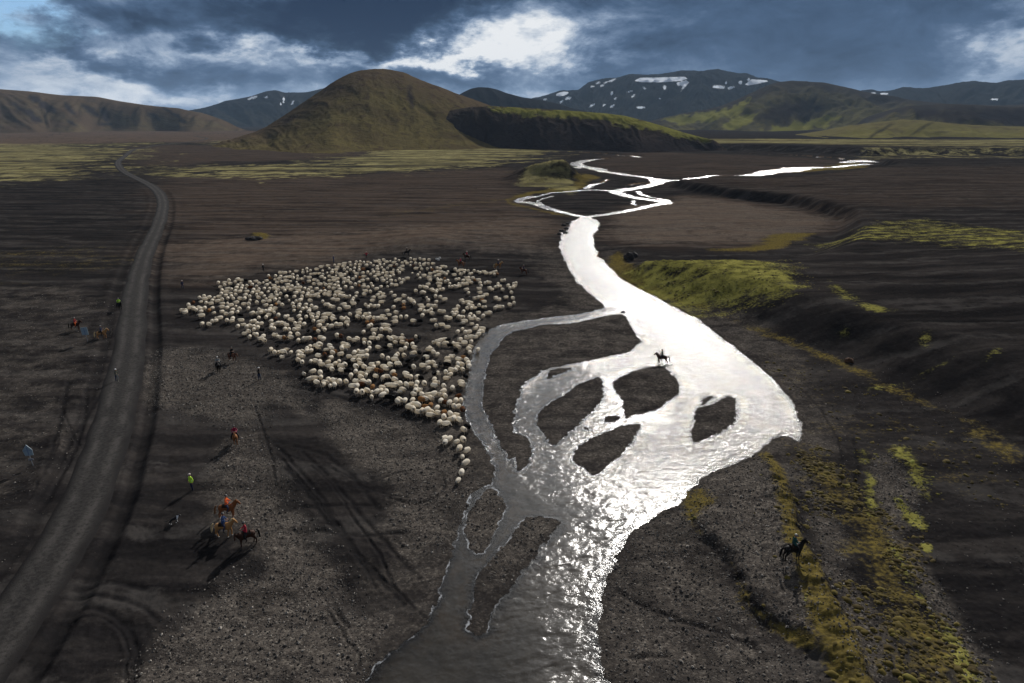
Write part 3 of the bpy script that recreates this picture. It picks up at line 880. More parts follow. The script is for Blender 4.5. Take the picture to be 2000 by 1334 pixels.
rl = smooth_open(ROAD_W, 3)
tang = np.gradient(rl, axis=0)
tang /= np.linalg.norm(tang, axis=1)[:, None]
nor = np.stack([-tang[:, 1], tang[:, 0]], 1)
CR = np.linspace(-1.06, 1.06, 15)
rr = np.hypot(rl[:, 0], rl[:, 1])
edgew = ROAD_HALF * (1 + 0.16 * fbm(rl[:, 0], rl[:, 1], 0.12, 4, 5))
rp = rl[:, None, :] + nor[:, None, :] * (CR[None, :, None] * edgew[:, None, None])
rx_, ry_ = rp[..., 0].ravel(), rp[..., 1].ravel()
rz_ = terrain(rx_, ry_, True)['z']
crown = np.tile(CR, len(rl))
lift = np.repeat(0.05 + 0.25 * sstep(150, 900, rr), len(CR))
rut = np.exp(-((np.abs(crown) - 0.42) / 0.15) ** 2)
rz_ = rz_ + lift + 0.10 * (1 - crown ** 2) - 0.03 * rut - np.where(np.abs(crown) > 1.0, 0.12, 0)
n_, c_ = len(rl), len(CR)
a_, b_ = np.meshgrid(np.arange(n_ - 1), np.arange(c_ - 1), indexing='ij')
rq = np.stack([a_ * c_ + b_, a_ * c_ + b_ + 1, (a_ + 1) * c_ + b_ + 1, (a_ + 1) * c_ + b_], -1).reshape(-1, 4)[:, ::-1]
rme = mesh_from('road', np.stack([rx_, ry_, rz_], 1), rq)
add_attr(rme, 'across', np.abs(crown))
add_attr(rme, 'rut', rut)
link('road', rme, road_material(), kind='structure')

# ------------------------------------------------------------------ hills
def hill_material(name, low, mid, high, dark, patch=0.5, scale=0.012, snow=False, streak=1.0):
    m, t, out = new_mat(name)
    geo = t.new('ShaderNodeNewGeometry')
    pos = geo.outputs['Position']
    f = t.attr('rise').outputs['Fac']
    flow = t.attr('flow')
    fv = t.new('ShaderNodeCombineXYZ')
    t.l.new(t.attr('along').outputs['Fac'], fv.inputs[0])
    t.l.new(t.m('MULTIPLY', f, 0.9), fv.inputs[1])
    na = t.noise(pos, scale, 6, 0.6, 0.4)
    nb = t.noise(fv.outputs[0], 7.0 * streak, 6, 0.62, 0.6)
    nc = t.noise(pos, scale * 7, 4, 0.65)
    c = t.mix(t.step(t.m('ADD', na, t.m('MULTIPLY', t.m('SUBTRACT', nb, 0.5), 0.9)), 0.36, 0.66), low, mid)
    c = t.mix(t.step(t.m('ADD', f, t.m('MULTIPLY', t.m('SUBTRACT', nb, 0.5), 0.8)), 0.45, 0.95), c, high)
    c = t.mix(t.m('MULTIPLY', t.step(t.m('ADD', nb, t.m('MULTIPLY', t.m('SUBTRACT', nc, 0.5), 0.5)), 0.50, 0.66), patch), c, dark)
    gd = t.attr('scar').outputs['Fac']
    c = t.mix(t.m('MULTIPLY', gd, 0.9), c, (0.018, 0.016, 0.018))
    ms = t.attr('mossy').outputs['Fac']
    c = t.mix(t.m('MULTIPLY', t.step(t.m('ADD', ms, t.m('ADD', t.m('MULTIPLY', t.m('SUBTRACT', nc, 0.5), 1.3), t.m('MULTIPLY', t.m('SUBTRACT', nb, 0.5), 1.2))), 0.3, 0.9), t.step(ms, 0.02, 0.2)), c, t.mix(na, (0.085, 0.088, 0.026), (0.165, 0.155, 0.045)))
    rough = 0.95
    if snow:
        s = t.step(t.m('ADD', t.attr('snow').outputs['Fac'], t.m('MULTIPLY', t.m('SUBTRACT', t.noise(pos, scale * 16, 5, 0.7), 0.5), 1.5)), 0.42, 0.62)
        c = t.mix(t.m('MULTIPLY', s, 0.92), c, (0.70, 0.75, 0.82))
    principled(t, out, c, rough, 0.0, bump(t, t.m('ADD', nb, nc), 0.45, 5.0))
    return m

def hill(name, ridge, foot, Df, Dr, mat, prof=1.0, conv=1.2, gully=6.0, gscale=0.02, cols=220, rows=60, back=0.8, sub=None, masks=None, crest=0.0, ends=(0.06, 0.06)):
    """ridge, foot: (photo x, photo y); Df, Dr: distance of foot and ridge (numbers or lists over the span)"""
    ridge = np.array(ridge, float)
    xs = np.linspace(ridge[0, 0], ridge[-1, 0], cols)
    ys = np.interp(xs, ridge[:, 0], ridge[:, 1])
    ker = np.array([1, 2, 3, 2, 1]) / 9.0
    ysm = np.convolve(np.pad(ys, 2, mode='edge'), ker, 'valid')
    ys = ysm
    u = (xs - xs[0]) / (xs[-1] - xs[0])
    def over(v):
        if isinstance(v, (int, float)):
            return np.full(cols, float(v))
        v = np.array(v, float)
        return np.interp(u, np.linspace(0, 1, len(v)), v)
    dF, dR = over(Df), over(Dr)
    dF = dF * (1 + 0.16 * fbm(xs, xs * 0 + dF[0], 0.008, 2, 3))
    rx, ry, rz = ray(xs, ys)
    hyp = np.hypot(rx, ry)
    ax, ay, te = rx / hyp, ry / hyp, rz / hyp
    zr = np.maximum(H + dR * te, 0.6)
    zr = zr * sstep(0.0, ends[0], u) * sstep(0.0, ends[1], 1 - u)
    tt = np.concatenate([np.linspace(-0.06, 1, rows), 1 + np.linspace(0, back, rows // 3 + 1)[1:]])
    Tg, Ug = np.meshgrid(tt, np.arange(cols), indexing='ij')
    tc_ = np.clip(Tg, 0, 1)
    S = (1 - (1 - tc_) ** conv) * (1 - 0.0) if prof == 0 else (prof * (tc_ * tc_ * (3 - 2 * tc_)) + (1 - prof) * (1 - (1 - tc_) ** conv))
    S = np.where(Tg > 1, np.cos(np.clip((Tg - 1) / back, 0, 1) * math.pi / 2) ** 1.3, S)
    dist = dF[Ug] + (dR - dF)[Ug] * Tg
    X, Y = ax[Ug] * dist, ay[Ug] * dist
    Z = zr[Ug] * S
    env = np.clip(np.sin(np.clip(Tg, 0, 1) * math.pi), 0, 1) + np.where(Tg > 1, 0.3, 0)
    along = (np.cumsum(np.r_[0, np.hypot(np.diff(ax * dR), np.diff(ay * dR))]))[Ug]
    # gullies run down the slope: the noise is stretched along it
    slopeL = (dR - dF)[Ug] * Tg
    g1 = fbm(along + 0.25 * slopeL * np.sign(np.sin(along * 0.004)) + 30 * fbm(X, Y, gscale * 0.3, 3, 7), slopeL * 0.22, gscale, 5, 31)
    g2 = fbm(X, Y, gscale * 0.5, 5, 37)
    Z = Z - gully * env * (np.abs(g1) * 1.8 - 0.2) + gully * 0.8 * env * g2 + crest * fbm(X, Y, gscale * 3, 4, 39) * np.clip(Tg, 0, 1)
    Z = np.where(Tg <= 0, -4.0, np.maximum(Z, -4.0))
    V = np.stack([X.ravel(), Y.ravel(), Z.ravel()], 1)
    nr, nc = X.shape
    a, b = np.meshgrid(np.arange(nr - 1), np.arange(nc - 1), indexing='ij')
    q = np.stack([a * nc + b, a * nc + b + 1, (a + 1) * nc + b + 1, (a + 1) * nc + b], -1).reshape(-1, 4)
    me = mesh_from(name, V, q)
    add_attr(me, 'rise', S.ravel())
    add_attr(me, 'along', (along * gscale * 0.12).ravel())
    px, py = project(V)
    base = {'snow': np.zeros(len(V)), 'scar': np.zeros(len(V)), 'mossy': np.zeros(len(V))}
    wxx = 7 * fbm(px, py, 0.06, 4, 13)
    wyy = 5 * fbm(px, py, 0.08, 4, 14)
    front = (Tg.ravel() <= 1.0)
    for key, polys in (masks or {}).items():
        for poly, soft in polys:
            k = 1.0 if key != 'snow' else 0.35
            s = poly_sdf(px + wxx * k * soft / 4, py + wyy * k * soft / 4, np.array(poly, float), max(4 * soft, 4.0))
            base[key] = np.maximum(base[key], (1 - sstep(-soft, soft, s)) * front)
    for key, v in base.items():
        add_attr(me, key, v)
    o = link(name, me, mat, kind='structure')
    return o

def ell(cx, cy, rx, ry, tilt=0.0, n=10):
    c, s = math.cos(tilt), math.sin(tilt)
    return [(cx + rx * math.cos(a) * c - ry * math.sin(a) * s, cy + rx * math.cos(a) * s + ry * math.sin(a) * c)
            for a in [2 * math.pi * i / n for i in range(n)]]

BROWN = hill_material('brown_hillside', (0.062, 0.045, 0.031), (0.074, 0.059, 0.034), (0.074, 0.054, 0.036), (0.042, 0.031, 0.025), 0.5, 0.006)
GREEN = hill_material('moss_hillside', (0.066, 0.052, 0.027), (0.094, 0.078, 0.033), (0.070, 0.052, 0.032), (0.042, 0.029, 0.021), 0.66, 0.014, streak=2.2)
SPUR = hill_material('spur_slope', (0.026, 0.023, 0.024), (0.036, 0.030, 0.028), (0.042, 0.034, 0.028), (0.020, 0.018, 0.020), 0.6, 0.014, streak=2.2)
DARK = hill_material('dark_mountain', (0.015, 0.0155, 0.0155), (0.022, 0.0225, 0.0185), (0.015, 0.015, 0.016), (0.010, 0.0105, 0.0115), 0.7, 0.004, snow=True)  # colours darkened to stand in for cloud shadow over these mountains
MIXED = hill_material('mixed_hillside', (0.058, 0.053, 0.036), (0.088, 0.080, 0.038), (0.036, 0.033, 0.031), (0.026, 0.0245, 0.025), 0.6, 0.006)
MOSSY = hill_material('mossy_foothill', (0.100, 0.092, 0.036), (0.140, 0.126, 0.048), (0.105, 0.092, 0.042), (0.050, 0.042, 0.032), 0.5, 0.009)

hill('brown_ridge', [(-560, 160), (-150, 172), (0, 174), (60, 179), (120, 186), (190, 189), (230, 197), (290, 206), (350, 212), (400, 222), (440, 236), (470, 246), (500, 254)],
     None, [2500, 2500, 2600, 2500], [3100, 3050, 3000, 2700], BROWN, 0.55, 1.5, 11, 0.010, 300, 70, masks={'scar': [
         (ell(68, 193, 16, 7, 0.4), 3), (ell(92, 210, 20, 8, 0.5), 3.5), (ell(48, 216, 30, 5, 0.5), 3), (ell(70, 232, 14, 6, 0.6), 3),
         (ell(138, 214, 18, 6, 0.8), 3), (ell(205, 224, 11, 17, -0.4), 3), (ell(140, 240, 12, 4, 0.5), 2.5), (ell(175, 215, 22, 6, 0.6), 3),
         (ell(302, 228, 14, 5, 0.5), 3), (ell(340, 222, 28, 3.5, 0.5), 2.5), (ell(358, 236, 8, 5, 0.3), 2.5), (ell(205, 243, 14, 3), 2)]})
hill('far_mountain', [(330, 225), (370, 216), (400, 210), (425, 203), (440, 197), (465, 193), (490, 188), (505, 183), (520, 178), (540, 176), (556, 181), (580, 181),
                      (600, 180), (630, 173), (680, 160), (760, 170), (850, 190), (930, 205)], None, 4300, 5400, DARK, 0.6, 1.5, 28, 0.010, 240, 60, masks={'snow': [
         (ell(493, 191, 11, 2.0, -0.35), 1), (ell(520, 190, 5, 1.6), 1), (ell(554, 196, 2.2, 6, 0.2), 1), (ell(572, 200, 1.8, 6, 0.4), 1), (ell(548, 203, 1.5, 3), 0.8)]})
hill('dark_knoll', [(870, 200), (905, 180), (920, 173), (935, 170), (955, 171), (972, 175), (990, 182), (1020, 190), (1050, 194), (1080, 200), (1120, 212), (1180, 225)],
     None, 2500, 2900, DARK, 0.6, 1.5, 14, 0.01, 160, 40)
snow = [(ell(1098, 183.5, 13, 4, -0.18), 1.2), (ell(1110, 192, 7, 2.6, -0.3), 1), (ell(1097, 198, 5, 1.8, -0.6), 1), (ell(1065, 194, 4, 1.5, -0.4), 1), (ell(1168, 162, 5, 2, -0.3), 1),
        (ell(1157, 169, 4, 1.6, -0.3), 1), (ell(1176, 167, 4, 1.6, -0.4), 1), (ell(1196, 157, 8, 1.5, -0.35), 1), (ell(1183, 161, 5, 1.4, -0.2), 1),
        ([(1238, 158), (1250, 152), (1290, 151), (1338, 150), (1343, 154), (1330, 158), (1290, 161), (1255, 161)], 1.2),
        ([(1322, 162), (1340, 157), (1346, 160), (1338, 170), (1330, 178), (1334, 168), (1324, 167)], 1), (ell(1298, 171, 3.5, 4.5), 1), (ell(1258, 172, 4, 2, 0.6), 1),
        (ell(1195, 182, 2.5, 4, 0.4), 1), (ell(1230, 179, 6, 1.6, -0.3), 1), (ell(1237, 187, 5, 2, -0.7), 1), (ell(1202, 192, 3, 1.5, -0.7), 1), (ell(1156, 206, 7, 2, -0.5), 1),
        (ell(1180, 205, 4, 1.6, -0.6), 1), (ell(1196, 207, 5, 2, -0.5), 1), (ell(1252, 210, 9, 2.2), 1), (ell(1404, 170, 13, 3, 0.1), 1), (ell(1428, 171, 7, 2.5, -0.2), 1),
        ([(1455, 165), (1468, 155), (1498, 157), (1500, 159), (1480, 164), (1460, 167)], 1.2), (ell(1446, 161, 4, 4, 0.6), 1), (ell(1462, 156, 3, 3), 1), (ell(1418, 162, 2, 3), 0.8), (ell(1288, 193, 4, 1.2), 0.8)]
hill('snowy_mountain', [(960, 215), (1000, 203), (1030, 194), (1060, 188), (1085, 180), (1095, 177), (1115, 177), (1130, 176), (1140, 168), (1150, 161), (1180, 154), (1205, 152), (1222, 147),
                        (1235, 145), (1265, 147), (1300, 144), (1325, 140), (1340, 139), (1365, 140), (1390, 138), (1403, 136), (1415, 140), (1440, 144), (1460, 144), (1475, 151),
                        (1500, 155), (1530, 163), (1600, 172), (1680, 190)], None, 4200, 5600, DARK, 0.35, 1.7, 30, 0.011, 620, 150, masks={'snow': snow}, crest=6)
hill('right_range', [(1600, 190), (1680, 177), (1695, 174), (1720, 178), (1740, 177), (1760, 171), (1775, 171), (1800, 173), (1830, 170), (1850, 166), (1880, 161), (1900, 159), (1925, 161), (1945, 163),
                     (1965, 158), (1990, 157), (2010, 155), (2150, 150), (2500, 170)], None, 4200, 5500, DARK, 0.5, 1.5, 24, 0.010, 300, 60, masks={'snow': [
         (ell(1706, 182, 5, 1.5), 0.8), (ell(1727, 183, 8, 2), 1), (ell(1778, 198, 5, 1.6), 0.8), (ell(1943, 194, 8, 1.6), 0.8), (ell(1760, 196, 2, 1.5), 0.8)]}, crest=6)
hill('broad_hill', [(1180, 262), (1240, 246), (1290, 232), (1330, 222), (1380, 214), (1410, 206), (1440, 194), (1470, 180), (1495, 168), (1520, 160), (1545, 158), (1570, 159), (1610, 161), (1650, 170),
                    (1690, 180), (1750, 190), (1800, 199), (1850, 203), (1950, 206), (2100, 200), (2400, 190)], None, [2000, 2100, 2300, 2300], [2700, 3000, 3300, 3100], MIXED, 0.65, 1.5, 20, 0.011, 420, 90,
     masks={'mossy': [([(1290, 232), (1400, 216), (1440, 205), (1470, 190), (1440, 225), (1400, 236), (1330, 246)], 6), ([(1410, 250), (1430, 228), (1480, 218), (1470, 238), (1430, 255)], 4), ([(1480, 262), (1560, 236), (1640, 224), (1600, 250), (1540, 266)], 8)],
            'scar': [([(1470, 225), (1520, 200), (1570, 190), (1620, 200), (1600, 225), (1540, 235), (1500, 245)], 12)]})
hill('low_dark_ridge', [(1640, 250), (1700, 226), (1740, 214), (1780, 206), (1850, 203), (1920, 206), (2000, 210), (2200, 205), (2500, 215)], None, 1900, 2300, MIXED, 0.6, 1.5, 22, 0.01, 200, 40,
     masks={'scar': [([(1780, 212), (1900, 215), (2100, 215), (2100, 245), (1860, 244), (1790, 230)], 8)]})
hill('mossy_foothills', [(1470, 278), (1520, 270), (1560, 262), (1600, 256), (1650, 247), (1700, 240), (1760, 234), (1800, 235), (1860, 241), (1920, 246), (2000, 247), (2200, 238), (2500, 250)],
     None, [1100, 1200, 1250, 1250], [1400, 1700, 1700, 1600], MOSSY, 0.6, 1.6, 9, 0.012, 300, 50, masks={'scar': [(ell(1720, 256, 30, 3, -0.5), 3), (ell(1800, 252, 26, 2.5, -0.5), 3)]})
hill('round_hill', [(400, 281), (440, 275), (470, 267), (500, 257), (520, 248), (545, 232), (560, 222), (590, 202), (610, 188), (640, 168), (655, 158), (670, 150), (685, 143), (700, 139), (720, 136), (745, 135), (765, 137), (790, 142),
                    (806, 150), (820, 156), (850, 167), (880, 178), (920, 193), (960, 207), (1000, 218), (1060, 240), (1100, 262)], None, [950, 800, 740, 780, 860], [1010, 1240, 1320, 1260, 1100], GREEN, 0.62, 1.35, 2.6, 0.024, 360, 110,
     masks={'scar': [(ell(800, 190, 5, 22, -0.2), 5), (ell(560, 235, 12, 4, -0.5), 5)]}, crest=1)
hill('long_spur', [(760, 262), (800, 243), (840, 226), (880, 215), (920, 209), (960, 207), (1050, 212), (1120, 217), (1180, 221), (1220, 226), (1260, 236), (1300, 248), (1340, 260), (1370, 268), (1400, 275), (1430, 280)],
     None, [905, 850, 800, 800, 820], [1200, 1030, 950, 920, 860], SPUR, 0.25, 2.2, 3.2, 0.06, 380, 70, back=2.5,
     masks={'mossy': [([(930, 205), (1200, 216), (1260, 232), (1400, 270), (1380, 278), (1300, 262), (1220, 246), (1180, 236), (1060, 228), (990, 226)], 7)]}, ends=(0.04, 0.06))

# ------------------------------------------------------------------ plain materials
def flat_mat(name, col, rough=0.85, spec=0.2, var=0.25, scale=14.0, bmp=0.0):
    m, t, out = new_mat(name)
    oc = t.new('ShaderNodeTexCoord').outputs['Object']
    n = t.noise(oc, scale, 3, 0.6)
    c = t.mix(n, tuple(v * (1 - var) for v in col), tuple(min(1, v * (1 + var)) for v in col))
    nrm = bump(t, n, bmp, 0.03) if bmp else None
    principled(t, out, c, rough, spec, nrm)
    return m

def wool_mat(name, col, var=0.15):
    m, t, out = new_mat(name)
    oc = t.new('ShaderNodeTexCoord').outputs['Object']
    info = t.new('ShaderNodeObjectInfo')
    n = t.noise(oc, 9.0, 4, 0.65)
    c = t.mix(n, tuple(v * (1 - var) for v in col), tuple(min(1, v * (1 + var)) for v in col))
    tint = t.mix(info.outputs['Random'], (0.86, 0.80, 0.70), (1.0, 1.0, 1.0))
    c = t.mix(0.7, c, t.mix(1.0, c, tint, 'MULTIPLY'))
    p = principled(t, out, c, 0.95, 0.03, bump(t, n, 0.5, 0.05))
    # loose fleece lets some of the low sun through its rim
    tl = t.new('ShaderNodeBsdfTranslucent')
    t.l.new(c, tl.inputs['Color'])
    mx = t.new('ShaderNodeMixShader')
    mx.inputs[0].default_value = 0.45
    t.l.new(p.outputs[0], mx.inputs[1])
    t.l.new(tl.outputs[0], mx.inputs[2])
    t.l.new(mx.outputs[0], out.inputs['Surface'])
    return m

M_WOOL = wool_mat('cream_wool', (0.87, 0.82, 0.72))
M_TANW = wool_mat('tan_wool', (0.36, 0.20, 0.09))
M_BROWNW = wool_mat('brown_wool', (0.13, 0.055, 0.025))
M_GREYW = wool_mat('grey_wool', (0.20, 0.19, 0.18))
M_BLACKW = wool_mat('black_wool', (0.014, 0.013, 0.013))
M_SFACE = flat_mat('pale_face', (0.50, 0.44, 0.36))
M_DFACE = flat_mat('dark_face', (0.03, 0.026, 0.024))
M_SLEG = flat_mat('sheep_leg', (0.34, 0.29, 0.23))

# ------------------------------------------------------------------ sheep: one continuous body with head, ears and four legs
def ring_loft(bm, rings, cap=True):
    loops = [[bm.verts.new(p) for p in r] for r in rings]
    n = len(loops[0])
    fs = []
    for a, b in zip(loops[:-1], loops[1:]):
        for i in range(n):
            fs.append(bm.faces.new((a[i], a[(i + 1) % n], b[(i + 1) % n], b[i])))
    if cap:
        fs.append(bm.faces.new(loops[0][::-1]))
        fs.append(bm.faces.new(loops[-1]))
    return fs

def oval(cx, cy, cz, ry, rz, n, tilt=0.0):
    out = []
    for i in range(n):
        a = 2 * math.pi * i / n
        dz = math.sin(a) * rz
        out.append((cx + dz * math.sin(tilt), cy + math.cos(a) * ry, cz + dz * math.cos(tilt)))
    return out

def sheep_mesh(name, n=10, head='level', seed=1, step=0.0):
    rnd = random.Random(seed)
    bm = bmesh.new()
    lump = lambda: 1 + rnd.uniform(-0.06, 0.06)
    prof = [(-0.58, 0.58, 0.05), (-0.55, 0.58, 0.17), (-0.47, 0.59, 0.27), (-0.30, 0.60, 0.335), (-0.05, 0.60, 0.35), (0.20, 0.60, 0.34), (0.38, 0.62, 0.30), (0.50, 0.65, 0.22), (0.56, 0.68, 0.13)]
    rings = []
    for x, z, r in prof:
        o = oval(x, 0, z, r * 0.98, r * 0.92, n)
        rings.append([(px + rnd.uniform(-.015, .015), py * lump(), z + (pz - z) * lump()) for px, py, pz in o])
    body = ring_loft(bm, rings)
    for f in body:
        f.material_index = 0
    hz, hx, tl = {'level': (0.80, 0.60, 0.5), 'down': (0.42, 0.66, -0.3), 'up': (0.94, 0.56, 0.9)}[head]
    nk = ring_loft(bm, [oval(0.42, 0, 0.68, 0.17, 0.18, 8), oval(0.50 + (hx - 0.6) * .5, 0, (0.70 + hz) / 2, 0.125, 0.14, 8, -tl), oval(hx, 0, hz, 0.10, 0.115, 8, -tl)])
    for f in nk:
        f.material_index = 0
    dx, dz = (0.9, -0.42) if head != 'down' else (0.55, -0.83)
    hd = ring_loft(bm, [oval(hx - 0.03, 0, hz + 0.02, 0.06, 0.08, 8, -0.4), oval(hx + 0.04, 0, hz, 0.095, 0.11, 8, -0.4), oval(hx + 0.14 * dx, 0, hz + 0.14 * dz, 0.08, 0.09, 8, -0.4),
                        oval(hx + 0.24 * dx, 0, hz + 0.24 * dz, 0.055, 0.062, 8, -0.4), oval(hx + 0.29 * dx, 0, hz + 0.29 * dz, 0.035, 0.035, 8, -0.4)])
    for f in hd:
        f.material_index = 1
    for s in (-1, 1):
        b = Vector((hx - 0.01, s * 0.08, hz + 0.06))
        vs_ = [bm.verts.new(b + Vector(v)) for v in ((0.03, 0, 0.03), (-0.03, 0, 0.02), (-0.02, s * 0.14, -0.01), (0.02, s * 0.12, -0.03), (0.0, s * 0.06, -0.035))]
        for tri_ in ((0, 1, 2), (0, 2, 3), (0, 3, 4), (1, 4, 2), (2, 4, 3), (0, 4, 1)):
            f = bm.faces.new([vs_[i] for i in tri_])
            f.material_index = 1
    for i, (lx, ly) in enumerate(((0.34, 0.15), (0.34, -0.15), (-0.38, 0.15), (-0.38, -0.15))):
        sw = step * (1 if i in (0, 3) else -1)
        lg = ring_loft(bm, [oval_h(lx, ly, 0.42, 0.085, 6), oval_h(lx + sw * .4 + (0.03 if lx > 0 else -0.04), ly, 0.24, 0.045, 6), oval_h(lx + sw, ly, 0.05, 0.032, 6), oval_h(lx + sw + 0.015, ly, -0.02, 0.040, 6)])
        for f in lg:
            f.material_index = 2
    bmesh.ops.recalc_face_normals(bm, faces=bm.faces)
    for f in bm.faces:
        f.smooth = True
    me = bpy.data.meshes.new(name)
    bm.to_mesh(me)
    bm.free()
    for _ in range(3):
        me.materials.append(None)
    return me

def oval_h(cx, cy, cz, r, n):
    return [(cx + math.cos(2 * math.pi * i / n) * r, cy + math.sin(2 * math.pi * i / n) * r, cz) for i in range(n)]

SHEEP = [sheep_mesh('sheep', 12, h, s, st) for h, s, st in (('level', 1, 0.05), ('up', 2, -0.06), ('down', 3, 0.07), ('level', 4, -0.08), ('level', 5, 0.0))]

def set_mats(o, mats):
    for i, m in enumerate(mats):
        o.material_slots[i].link = 'OBJECT'
        o.material_slots[i].material = m

